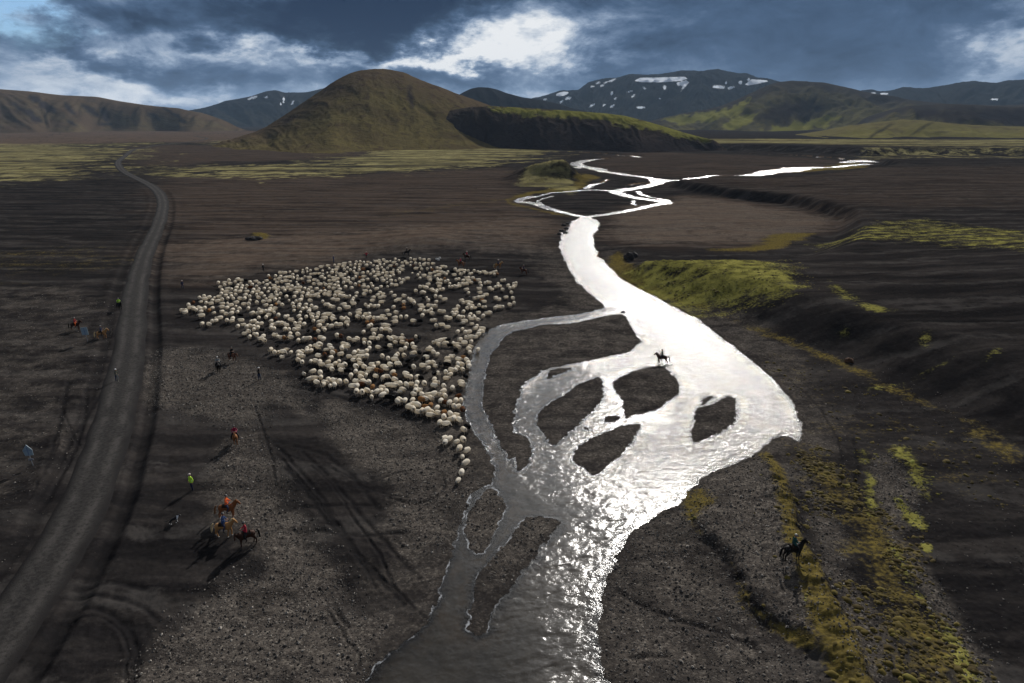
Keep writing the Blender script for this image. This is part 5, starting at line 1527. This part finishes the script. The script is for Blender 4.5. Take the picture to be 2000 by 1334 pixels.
HORSE = {k: horse_mesh('horse', n, g) for k, (n, g) in {'stand': ('high', 0.0), 'walk': ('high', 0.17), 'low': ('low', 0.10), 'turn': ('turn', 0.06)}.items()}
for k in HORSE:
    for m in HORSE[k][1:]:
        m.materials.append(None) if not m.materials else None
SADDLE = saddle_mesh()
SADDLE.materials.append(flat_mat('saddle_leather', (0.020, 0.013, 0.009), 0.8, 0.1))
PEOPLE = {p: person_mesh('person', p) for p in ('ride', 'stand', 'walk', 'wide', 'stick')}
HELM = {p: helmet_mesh(PEOPLE[p][1]) for p in PEOPLE}

_mc = {}
def colr(name, col, rough=0.8, spec=0.2):
    if name not in _mc:
        _mc[name] = flat_mat(name, col, rough, spec, 0.22, 9.0)
    return _mc[name]

SKIN = colr('skin', (0.32, 0.18, 0.12), 0.7, 0.15)
HOOF = colr('hoof', (0.06, 0.05, 0.04))
SOCK = colr('white_sock', (0.55, 0.52, 0.46))
HC_ = {'black': ((0.012, 0.010, 0.009), (0.008, 0.008, 0.008)), 'dark_bay': ((0.040, 0.016, 0.009), (0.010, 0.009, 0.008)), 'bay': ((0.090, 0.030, 0.014), (0.014, 0.010, 0.009)),
       'chestnut': ((0.170, 0.062, 0.022), (0.150, 0.070, 0.028)), 'palomino': ((0.330, 0.165, 0.060), (0.52, 0.40, 0.22)), 'brown': ((0.120, 0.050, 0.028), (0.050, 0.026, 0.016)),
       'sorrel': ((0.20, 0.085, 0.032), (0.26, 0.13, 0.055))}

def ground_at(px, py):
    x, y = G(px, py)
    for _ in range(4):
        z = float(terrain(np.array([float(x)]), np.array([float(y)]), True)['z'][0])
        x, y = G(px, py, z)
    return float(x), float(y), z

def horse(px, py, deg, pose, colour, label, hoof=HOOF, muzzle=None):
    x, y, z = ground_at(px, py)
    me, mane, tail = HORSE[pose]
    body, hair = HC_[colour]
    o = bpy.data.objects.new('horse', me)
    COL.objects.link(o)
    bmat = colr('coat_' + colour, body, 0.7, 0.12)
    set_mats(o, (bmat, hoof, bmat if muzzle is None else muzzle))
    o.location = (x, y, max(z, -0.12))
    o.rotation_euler = (0, 0, math.radians(deg))
    hm = colr('hair_' + colour, hair, 0.8, 0.08)
    for nm, dm in (('mane', mane), ('tail', tail)):
        c = bpy.data.objects.new(nm, dm)
        COL.objects.link(c)
        c.parent = o
        set_mats(c, (hm,))
    c = bpy.data.objects.new('saddle', SADDLE)
    COL.objects.link(c)
    c.parent = o
    return tag(o, label, 'horse', 'riding horses of the sheep herders')

def person(loc, deg, pose, label, top, legs, helm, stripe=None, boots=(0.02, 0.018, 0.016), group='mounted sheep herders'):
    me, HCp = PEOPLE[pose]
    o = bpy.data.objects.new('person', me)
    COL.objects.link(o)
    tm = colr('jacket_%d_%d_%d' % tuple(int(v * 999) for v in top), top)
    set_mats(o, (tm, colr('trousers_%d_%d_%d' % tuple(int(v * 999) for v in legs), legs), SKIN, colr('boots', boots), tm if stripe is None else colr('band_%d' % int(stripe[0] * 999), stripe, 0.4, 0.5)))
    o.location = loc
    o.rotation_euler = (0, 0, math.radians(deg))
    h = bpy.data.objects.new('helmet', HELM[pose])
    COL.objects.link(h)
    h.parent = o
    set_mats(h, (colr('helmet_%d' % int(helm[0] * 999), helm, 0.35, 0.5),))
    return tag(o, label, 'person', group)

def rider(h, label, top, legs, helm, stripe=None):
    d = math.degrees(h.rotation_euler[2])
    R = Matrix.Rotation(h.rotation_euler[2], 3, 'Z')
    off = R @ Vector((-0.06, 0, 1.245))
    return person(tuple(Vector(h.location) + off), d, 'ride', label, top, legs, helm, stripe)

RED, CRIM, ORANGE, BLUE = (0.34, 0.018, 0.035), (0.24, 0.012, 0.045), (0.75, 0.13, 0.025), (0.018, 0.045, 0.13)
NAVY, BLACK, GREEN_, GREY, OLIVE, LIME = (0.018, 0.022, 0.055), (0.010, 0.010, 0.011), (0.016, 0.060, 0.055), (0.24, 0.25, 0.24), (0.060, 0.065, 0.030), (0.48, 0.75, 0.055)
WHITE, DKH, PALE = (0.72, 0.72, 0.70), (0.02, 0.02, 0.024), (0.50, 0.42, 0.38)
JEANS = (0.020, 0.035, 0.075)

RIDERS = [  # photo point of the hooves, heading, pose, coat, horse label, hoof/socks, rider label, jacket, trousers, helmet, stripe
    (1547, 1093, 12, 'stand', 'black', 'black horse standing alone on the mossy bank beyond the river', HOOF, 'person in dark green jacket and pale helmet on the black horse by the mossy bank', GREEN_, BLACK, GREY, None),
    (1292, 713, 172, 'walk', 'dark_bay', 'dark bay horse walking in the river above a gravel bar', HOOF, 'person in olive jacket riding the horse that walks through the river', OLIVE, BLACK, DKH, None),
    (446, 1011, 5, 'stand', 'chestnut', 'chestnut horse behind the palomino in the group of three riders', SOCK, 'person in bright orange vest riding in the group of three', ORANGE, JEANS, DKH, (0.12, 0.06, 0.05)),
    (440, 1048, 0, 'walk', 'palomino', 'palomino horse with flaxen mane in the middle of the group of three riders', SOCK, 'person in blue jacket on the palomino in the group of three', BLUE, NAVY, DKH, None),
    (483, 1066, -142, 'turn', 'dark_bay', 'dark bay horse facing away from the others in the group of three riders', HOOF, 'person in red jacket and dark helmet in the group of three riders', RED, BLACK, DKH, None),
    (461, 868, -68, 'walk', 'sorrel', 'sorrel horse walking alone towards the viewer on the gravel above the group of three', SOCK, 'person in crimson jacket with a grey panel riding alone on the sorrel', CRIM, BLACK, DKH, (0.3, 0.3, 0.33)),
    (455, 706, -35, 'low', 'brown', 'brown horse with lowered head beside the black horse below the flock', SOCK, 'person in black clothes on the brown horse with lowered head', BLACK, BLACK, DKH, None),
    (428, 726, -72, 'stand', 'black', 'black horse seen head on, beside the brown horse below the flock', HOOF, 'person in grey jacket and white helmet on the black horse seen head on', GREY, BLACK, WHITE, None),
    (149, 645, 8, 'stand', 'dark_bay', 'dark bay horse standing beyond the square road sign', HOOF, 'person in red jacket and orange trousers on the horse beyond the square sign', (0.22, 0.014, 0.016), ORANGE, GREY, None),
    (200, 662, 14, 'walk', 'palomino', 'dull palomino horse walking towards the road beside the square sign', HOOF, 'person in dark clothes and grey helmet on the palomino near the square sign', NAVY, BLACK, GREY, None),
    (234, 605, -38, 'stand', 'black', 'black horse at the verge of the gravel road', HOOF, 'person in bright green vest on the black horse at the road verge', (0.34, 0.62, 0.05), BLACK, DKH, BLACK),
    (795, 500, 20, 'walk', 'black', 'black horse behind the flock, on the low dark hummock', HOOF, 'person in black on the black horse behind the flock', BLACK, BLACK, GREY, None),
    (912, 508, 165, 'walk', 'dark_bay', 'dark bay horse walking behind the flock, farther of the two with red riders', HOOF, 'person in red on the dark bay horse behind the flock', RED, BLACK, PALE, None),
    (900, 521, 168, 'stand', 'chestnut', 'chestnut horse behind the flock, nearer of the two with red riders', HOOF, 'person in crimson on the chestnut horse behind the flock', (0.40, 0.03, 0.06), BLACK, DKH, None),
    (973, 525, 12, 'walk', 'palomino', 'golden palomino horse trotting at the far corner of the flock', SOCK, 'person in navy on the golden palomino at the far corner of the flock', NAVY, NAVY, PALE, None),
    (1023, 536, 160, 'stand', 'bay', 'bay horse standing apart between the flock and the river', HOOF, 'person in dark purple on the bay horse between flock and river', (0.05, 0.025, 0.05), BLACK, DKH, None),
]
for (px, py, deg, pose, coat, hl, hoofm, rl_, top, legs, helm, stripe) in RIDERS:
    rider(horse(px, py, deg, pose, coat, hl, hoofm), rl_, top, legs, helm, stripe)

def stander(px, py, deg, pose, label, top, legs, helm, stripe=None, boots=(0.02, 0.018, 0.016)):
    x, y, z = ground_at(px, py)
    return person((x, y, z), deg, pose, label, top, legs, helm, stripe, boots, 'herders on foot')

stander(376, 958, -120, 'stand', 'person on foot in bright yellow high visibility jacket with silver band', LIME, NAVY, PALE, (0.45, 0.62, 0.50))
p1 = stander(507, 742, -20, 'stick', 'person on foot with white cap and long stick below the flock', BLACK, JEANS, WHITE, None, (0.35, 0.33, 0.3))
p2 = stander(229, 745, -25, 'stick', 'person on foot with white cap and stick standing on the road', (0.09, 0.09, 0.07), JEANS, WHITE, (0.35, 0.36, 0.34))
stander(357, 564, -30, 'walk', 'person on foot in navy coat near the tip of the flock beside the road', NAVY, NAVY, PALE)
stander(515, 531, -90, 'stand', 'person on foot in black with white cap behind the flock', BLACK, BLACK, WHITE)
stander(652, 513, 40, 'walk', 'person on foot in blue clothes behind the flock', (0.05, 0.06, 0.13), JEANS, (0.10, 0.09, 0.10))
stander(716, 505, -90, 'wide', 'person on foot in red jacket with arms held out behind the flock', RED, BLACK, (0.30, 0.10, 0.12))

def stick(p, label):
    R = Matrix.Rotation(p.rotation_euler[2], 3, 'Z')
    hand = R @ Vector((0.40, -0.20, 1.20))
    tip = R @ Vector((0.72, -0.26, 0.0))
    bm = bmesh.new()
    d = (tip - hand)
    a, b = hand - d * 0.18, tip
    rings = []
    for k, r in ((0, 0.020), (0.5, 0.018), (1, 0.013)):
        q = a.lerp(b, k)
        rings.append(oval_h(q.x, q.y, q.z, r, 6))
    ring_loft(bm, rings)
    me = bpy.data.meshes.new('walking_stick')
    bm.to_mesh(me)
    bm.free()
    o = link('walking_stick', me, colr('bare_wood', (0.42, 0.40, 0.30)))
    o.location = p.location
    tag(o, label, 'stick')
stick(p1, 'long pale stick held by the man below the flock')
stick(p2, 'thin stick held by the man standing on the road')

# ------------------------------------------------------------------ dog
def dog():
    c = Cage()
    pel = c.add((-0.26, 0, 0.42), (0.10, 0.11))
    ch = c.chain(pel, [((0.0, 0, 0.42), (0.10, 0.12)), ((0.22, 0, 0.43), (0.11, 0.14))])
    hd = c.chain(ch, [((0.34, 0, 0.55), 0.075), ((0.44, 0, 0.63), (0.075, 0.08)), ])
    c.chain(hd, [((0.55, 0, 0.59), 0.045), ((0.60, 0, 0.58), 0.03)])
    for s in (-1, 1):
        c.chain(hd, [((0.42, s * 0.05, 0.72), 0.022), ((0.43, s * 0.06, 0.77), 0.008)])
        c.chain(ch, [((0.24, s * 0.075, 0.30), 0.045), ((0.22 + 0.06 * s, s * 0.075, 0.16), 0.028), ((0.22 + 0.08 * s, s * 0.075, 0.03), 0.024), ((0.26 + 0.08 * s, s * 0.075, 0.02), 0.022)])
        c.chain(pel, [((-0.24, s * 0.08, 0.30), 0.06), ((-0.33 - 0.04 * s, s * 0.075, 0.18), 0.03), ((-0.29 - 0.05 * s, s * 0.075, 0.03), 0.024), ((-0.25 - 0.05 * s, s * 0.075, 0.02), 0.022)])
    def cls(p):
        if p.x > 0.24 and p.z < 0.62 and p.x < 0.42:
            return 1
        if p.z < 0.10 or p.x > 0.57:
            return 1
        return 0
    me = skin_mesh('dog', c.v, c.e, c.r, 0, 1, cls, 2)
    x, y, z = ground_at(340, 1022)
    o = bpy.data.objects.new('dog', me)
    COL.objects.link(o)
    set_mats(o, (colr('black_fur', (0.012, 0.012, 0.013)), colr('white_fur', (0.75, 0.75, 0.75))))
    o.location = (x, y, z)
    o.rotation_euler = (0, 0, math.radians(40))
    tv = Cage()
    t0 = tv.add((-0.34, 0, 0.46), 0.03)
    tv.chain(t0, [((-0.48, 0, 0.40), 0.045), ((-0.60, 0, 0.42), 0.045), ((-0.70, 0, 0.50), 0.02)])
    tl = skin_mesh('dog_tail', tv.v, tv.e, tv.r, 0, 1)
    if not tl.materials:
        tl.materials.append(None)
    t = bpy.data.objects.new('tail', tl)
    COL.objects.link(t)
    set_mats(t, (colr('black_fur', (0.012, 0.012, 0.013)),))
    t.parent = o
    tag(o, 'black and white sheepdog on the dark sand near the man in yellow', 'dog')
dog()

# ------------------------------------------------------------------ road signs
def extrude_poly(pts, th):
    bm = bmesh.new()
    a = [bm.verts.new((0.0, p[0], p[1])) for p in pts]
    b = [bm.verts.new((-th, p[0], p[1])) for p in pts]
    n = len(pts)
    bm.faces.new(a)
    bm.faces.new(b[::-1])
    for i in range(n):
        bm.faces.new((a[(i + 1) % n], a[i], b[i], b[(i + 1) % n]))
    bmesh.ops.recalc_face_normals(bm, faces=bm.faces)
    me = bpy.data.meshes.new('board')
    bm.to_mesh(me)
    bm.free()
    return me

def bar(name, p, q, w, d, mat, parent):
    """a flat bar from p to q in the board's plane"""
    a, b = Vector((p[0], p[1])), Vector((q[0], q[1]))
    t = (b - a).normalized()
    n = Vector((-t.y, t.x)) * w / 2
    pts = [a - n, b - n, b + n, a + n]
    me = extrude_poly([(v.x, v.y) for v in pts], 0.022)
    for v in me.vertices:
        v.co.x += d
    return link(name, me, mat, parent)

M_BOARD = flat_mat('sign_white', (0.24, 0.31, 0.35), 0.5, 0.3, 0.06)
M_MARK = flat_mat('sign_blue_grey', (0.13, 0.18, 0.28), 0.5, 0.3, 0.1)
M_POST = flat_mat('galvanised_post', (0.20, 0.21, 0.23), 0.5, 0.4)

def sign(px, py, deg, shape, label):
    x, y, z = ground_at(px, py)
    root = bpy.data.objects.new('road_sign', None)
    COL.objects.link(root)
    root.location = (x, y, z)
    root.rotation_euler = (math.radians(5), 0, math.radians(deg))
    tag(root, label, 'sign', 'boards along the gravel road')
    bm = bmesh.new()
    ring_loft(bm, [oval_h(-0.06, 0, k, 0.035, 8) for k in (-0.15, 0.9, 2.25)])
    me = bpy.data.meshes.new('post')
    bm.to_mesh(me)
    bm.free()
    link('post', me, M_POST, root)
    if shape == 'square':
        pts = [(-0.50, 1.15), (0.50, 1.15), (0.50, 2.35), (-0.50, 2.35)]
        cx, c0, c1 = 0.0, 1.17, 2.33
        bars = [((0, 1.19), (0, 2.31), 0.13), ((-0.46, 1.78), (0.46, 1.78), 0.05)]
    else:
        pts = [(-0.36, 1.15), (0.40, 1.15), (0.44, 1.75), (0.02, 2.32), (-0.46, 1.75)]
        bars = [((0, 1.19), (0, 2.05), 0.10), ((-0.38, 1.70), (0.40, 1.70), 0.05)]
    board = link('board', extrude_poly(pts, 0.03), M_BOARD, root)
    for a, b, w in bars:
        bar('marking', a, b, w, 0.008, M_MARK, board)
    if shape != 'square':
        link('lower_plate', extrude_poly([(-0.22, 0.62), (0.26, 0.62), (0.26, 0.80), (-0.22, 0.80)], 0.025), M_POST, root)

sign(171, 668, -88, 'square', 'white square board on a post between two riders beside the road')
sign(64, 910, -84, 'house', 'pale house shaped board on a post in the gravel beside the road')

# ------------------------------------------------------------------ boulders, lava knobs
M_ROCK = flat_mat('lava_rock', (0.035, 0.031, 0.029), 0.9, 0.15, 0.5, 3.0, 0.6)
M_RUST = flat_mat('rusty_rock', (0.10, 0.055, 0.032), 0.9, 0.15, 0.4, 3.0, 0.5)

def rock(px, py, sx, sy, sz, mat, label, seed, group=None):
    bm = bmesh.new()
    bmesh.ops.create_icosphere(bm, subdivisions=3, radius=1.0)
    for v in bm.verts:
        p = v.co.copy()
        n = float(fbm(np.array([p.x * 1.3 + p.z * 0.7 + seed * 7.1]), np.array([p.y * 1.3 - p.z * 0.5]), 1.0, 4, seed)[0])
        v.co = p * (1 + 0.75 * n)
        v.co.x *= sx
        v.co.y *= sy
        v.co.z *= sz
    me = bpy.data.meshes.new('boulder')
    bm.to_mesh(me)
    bm.free()
    for p in me.polygons:
        p.use_smooth = False
    o = link('boulder', me, mat)
    x, y, z = ground_at(px, py)
    o.location = (x, y, z + sz * 0.35)
    tag(o, label, 'rock', group)

rock(1229, 506, 1.1, 1.2, 1.1, M_ROCK, 'dark lava block at the nose of the mossy terrace above the river', 3)
rock(1240, 501, 0.9, 0.9, 0.8, M_ROCK, 'smaller lava block on top of the nose of the mossy terrace', 5)
rock(1660, 706, 0.55, 0.5, 0.45, M_RUST, 'single reddish round boulder at the foot of the black slope', 8)
rock(498, 468, 2.2, 1.4, 0.8, M_ROCK, 'low dark lava outcrop with ochre grass on the open plain', 12)
rock(1217, 611, 0.42, 0.4, 0.3, M_ROCK, 'small dark stone in the water where the side channel leaves the river', 14)
rock(1303, 713, 0.7, 0.5, 0.32, M_ROCK, 'low dark rock at the upper edge of the gravel bar behind the wading horse', 16)
for i, (px, py) in enumerate([(1100, 441), (1107, 447), (1098, 452), (1110, 437), (1093, 458), (1104, 456)]):
    rock(px, py, 0.8, 0.7, 0.45, M_ROCK, 'dark stone in the shallows at the neck of the river', 20 + i, 'stones at the neck of the river')
for i, (px, py) in enumerate([(853, 507), (856, 508.5), (859, 505)]):
    rock(px, py, 0.32, 0.3, 0.3, flat_mat('pale_rock', (0.45, 0.44, 0.42)), 'tiny pale stone on the sand between the flock and the red riders', 40 + i, 'pale stones behind the flock')

# ------------------------------------------------------------------ loose stones and moss cushions
def scatter(n, polys, test=None):
    out = []
    areas = []
    for p in polys:
        lo, hi = p.min(0), p.max(0)
        areas.append((hi[0] - lo[0]) * (hi[1] - lo[1]))
    areas = np.array(areas) / sum(areas)
    xs, ys = [], []
    for p, a in zip(polys, areas):
        k = int(n * a * 2.2)
        lo, hi = p.min(0), p.max(0)
        x, y = RNG.uniform(lo[0], hi[0], k), RNG.uniform(lo[1], hi[1], k)
        ok = poly_sdf(x, y, p, 3.0) < 0.5 + RNG.normal(0, 0.6, k)
        xs.append(x[ok])
        ys.append(y[ok])
    return np.concatenate(xs), np.concatenate(ys)

def lumps(name, x, y, size, flat, mat, sink=0.3, dome=False, colour=None):
    T_ = terrain(x, y, True)
    ok = (T_['river'] > 0.12) & (T_['road'] > ROAD_HALF + 0.4)
    x, y, z, size = x[ok], y[ok], T_['z'][ok], size[ok]
    n = len(x)
    if dome:
        base = np.array([(math.cos(a), math.sin(a), -0.15) for a in np.linspace(0, 2 * math.pi, 7)[:-1]] + [(0.62 * math.cos(a + .5), 0.62 * math.sin(a + .5), 0.62) for a in np.linspace(0, 2 * math.pi, 7)[:-1]] + [(0, 0, 0.95)])
        fc = [(i, (i + 1) % 6, 6 + i) for i in range(6)] + [((i + 1) % 6, 6 + (i + 1) % 6, 6 + i) for i in range(6)] + [(6 + i, 6 + (i + 1) % 6, 12) for i in range(6)]
    else:
        base = np.array([(1, 0, 0), (-1, 0, 0.1), (0, 1, 0), (0, -1, 0.05), (0.1, 0, 1), (0, 0.1, -1)], float)
        fc = [(0, 2, 4), (2, 1, 4), (1, 3, 4), (3, 0, 4), (2, 0, 5), (1, 2, 5), (3, 1, 5), (0, 3, 5)]
    fc = np.array(fc)
    nb = len(base)
    jit = base[None] * (1 + RNG.uniform(-0.35, 0.35, (n, nb, 1)))
    ang = RNG.uniform(0, 6.28, n)
    c, s = np.cos(ang)[:, None], np.sin(ang)[:, None]
    ex = RNG.uniform(0.7, 1.3, n)[:, None]
    X = (jit[..., 0] * c * ex - jit[..., 1] * s) * size[:, None] + x[:, None]
    Y = (jit[..., 0] * s * ex + jit[..., 1] * c) * size[:, None] + y[:, None]
    Z = jit[..., 2] * size[:, None] * flat + (z + size * flat * sink)[:, None]
    V = np.stack([X, Y, Z], -1).reshape(-1, 3)
    F = (fc[None] + (np.arange(n) * nb)[:, None, None]).reshape(-1, 3)
    me = bpy.data.meshes.new(name)
    me.vertices.add(len(V))
    me.vertices.foreach_set('co', V.astype(np.float32).ravel())
    me.loops.add(len(F) * 3)
    me.loops.foreach_set('vertex_index', F.astype(np.int32).ravel())
    me.polygons.add(len(F))
    me.polygons.foreach_set('loop_start', np.arange(0, len(F) * 3, 3, dtype=np.int32))
    me.polygons.foreach_set('loop_total', np.full(len(F), 3, np.int32))
    me.update(calc_edges=True)
    me.polygons.foreach_set('use_smooth', np.full(len(F), bool(dome)))
    add_attr(me, 'tone', np.repeat(RNG.uniform(0, 1, n) if colour is None else colour[ok], nb))
    return link(name, me, mat, kind='stuff')

def tone_mat(name, stops, rough=0.9, spec=0.15):
    m, t, out = new_mat(name)
    tn = t.attr('tone').outputs['Fac']
    pos = t.new('ShaderNodeNewGeometry').outputs['Position']
    n = t.noise(pos, 6.0, 3, 0.6)
    c = t.ramp(tn, stops)
    c = t.mix(1.0, c, t.mix(n, (0.65, 0.65, 0.65), (1.3, 1.3, 1.3)), 'MULTIPLY')
    principled(t, out, c, rough, spec)
    return m

gp = [GRAVEL[i][0] for i in (0, 1, 2, 3, 4, 5, 6, 7, 8)]
x, y = scatter(26000, gp)
lumps('loose_stones', x, y, np.clip(RNG.lognormal(-2.95, 0.42, len(x)), 0.03, 0.16), 0.7,
      tone_mat('stone_tones', [(0.0, (0.030, 0.027, 0.025)), (0.55, (0.075, 0.066, 0.058)), (0.85, (0.14, 0.125, 0.108)), (1.0, (0.30, 0.27, 0.235))]))
SCREE = [zone((1200, 640), (1300, 600), (1700, 720), (2000, 900), (2000, 1334), (1650, 1334), (1560, 860)), zone((-50, 600), (230, 600), (200, 900), (0, 1334), (-120, 1334))]
x, y = scatter(9000, SCREE)
lumps('scattered_stones', x, y, np.clip(RNG.lognormal(-3.0, 0.4, len(x)), 0.03, 0.16), 0.7, bpy.data.materials['stone_tones'])
mz = [p for p, s, f in MOSS[14:]] + [OCHRE[0][0], OCHRE[2][0], OCHRE[3][0]]
x, y = scatter(5200, mz + [MOSS[7][0]])
k_ = fbm(x, y, 0.5, 3, 29) > -0.12
x, y = x[k_], y[k_]
tone = np.clip(RNG.normal(0.35, 0.18, len(x)), 0, 1)
for p, s, f in MOSS[14:]:
    tone = np.where(poly_sdf(x, y, p, 2.0) < 0.2, np.clip(tone + 0.32, 0, 1), tone)
M_CUSH = tone_mat('moss_tones', [(0.0, (0.042, 0.032, 0.013)), (0.4, (0.092, 0.072, 0.020)), (0.75, (0.115, 0.110, 0.026)), (1.0, (0.17, 0.175, 0.040))], 0.95, 0.05)
lumps('moss_cushions', x, y, np.clip(RNG.lognormal(-2.1, 0.5, len(x)), 0.05, 0.40), 0.45, M_CUSH, -0.1, True, tone)
x, y = scatter(1900, [OCHRE[1][0]])
x2, y2 = scatter(260, [OCHRE[6][0]])
x, y = np.concatenate([x, x2]), np.concatenate([y, y2])
k_ = fbm(x, y, 0.22, 3, 19) > -0.08
x, y = x[k_], y[k_]
lumps('grass_tussocks', x, y, np.clip(RNG.lognormal(-2.0, 0.5, len(x)), 0.05, 0.40), 0.5, M_CUSH, -0.15, True, np.clip(RNG.normal(0.16, 0.16, len(x)), 0, 1))

# ------------------------------------------------------------------ thin blue air between here and the mountains
hb = bmesh.new()
bmesh.ops.create_cube(hb, size=1.0)
for v in hb.verts:
    v.co = (v.co.x * 26000, v.co.y * 26000, -7.0 if v.co.z < 0 else 480.0)
hme = bpy.data.meshes.new('haze')
hb.to_mesh(hme)
hb.free()
hm_, ht_, hout_ = new_mat('haze_air')
pv = ht_.new('ShaderNodeVolumePrincipled')
pv.inputs['Color'].default_value = (0.50, 0.72, 1.0, 1)
pv.inputs['Density'].default_value = 0.000029
pv.inputs['Anisotropy'].default_value = 0.0
ht_.l.new(pv.outputs[0], hout_.inputs['Volume'])
link('haze', hme, hm_, kind='stuff')
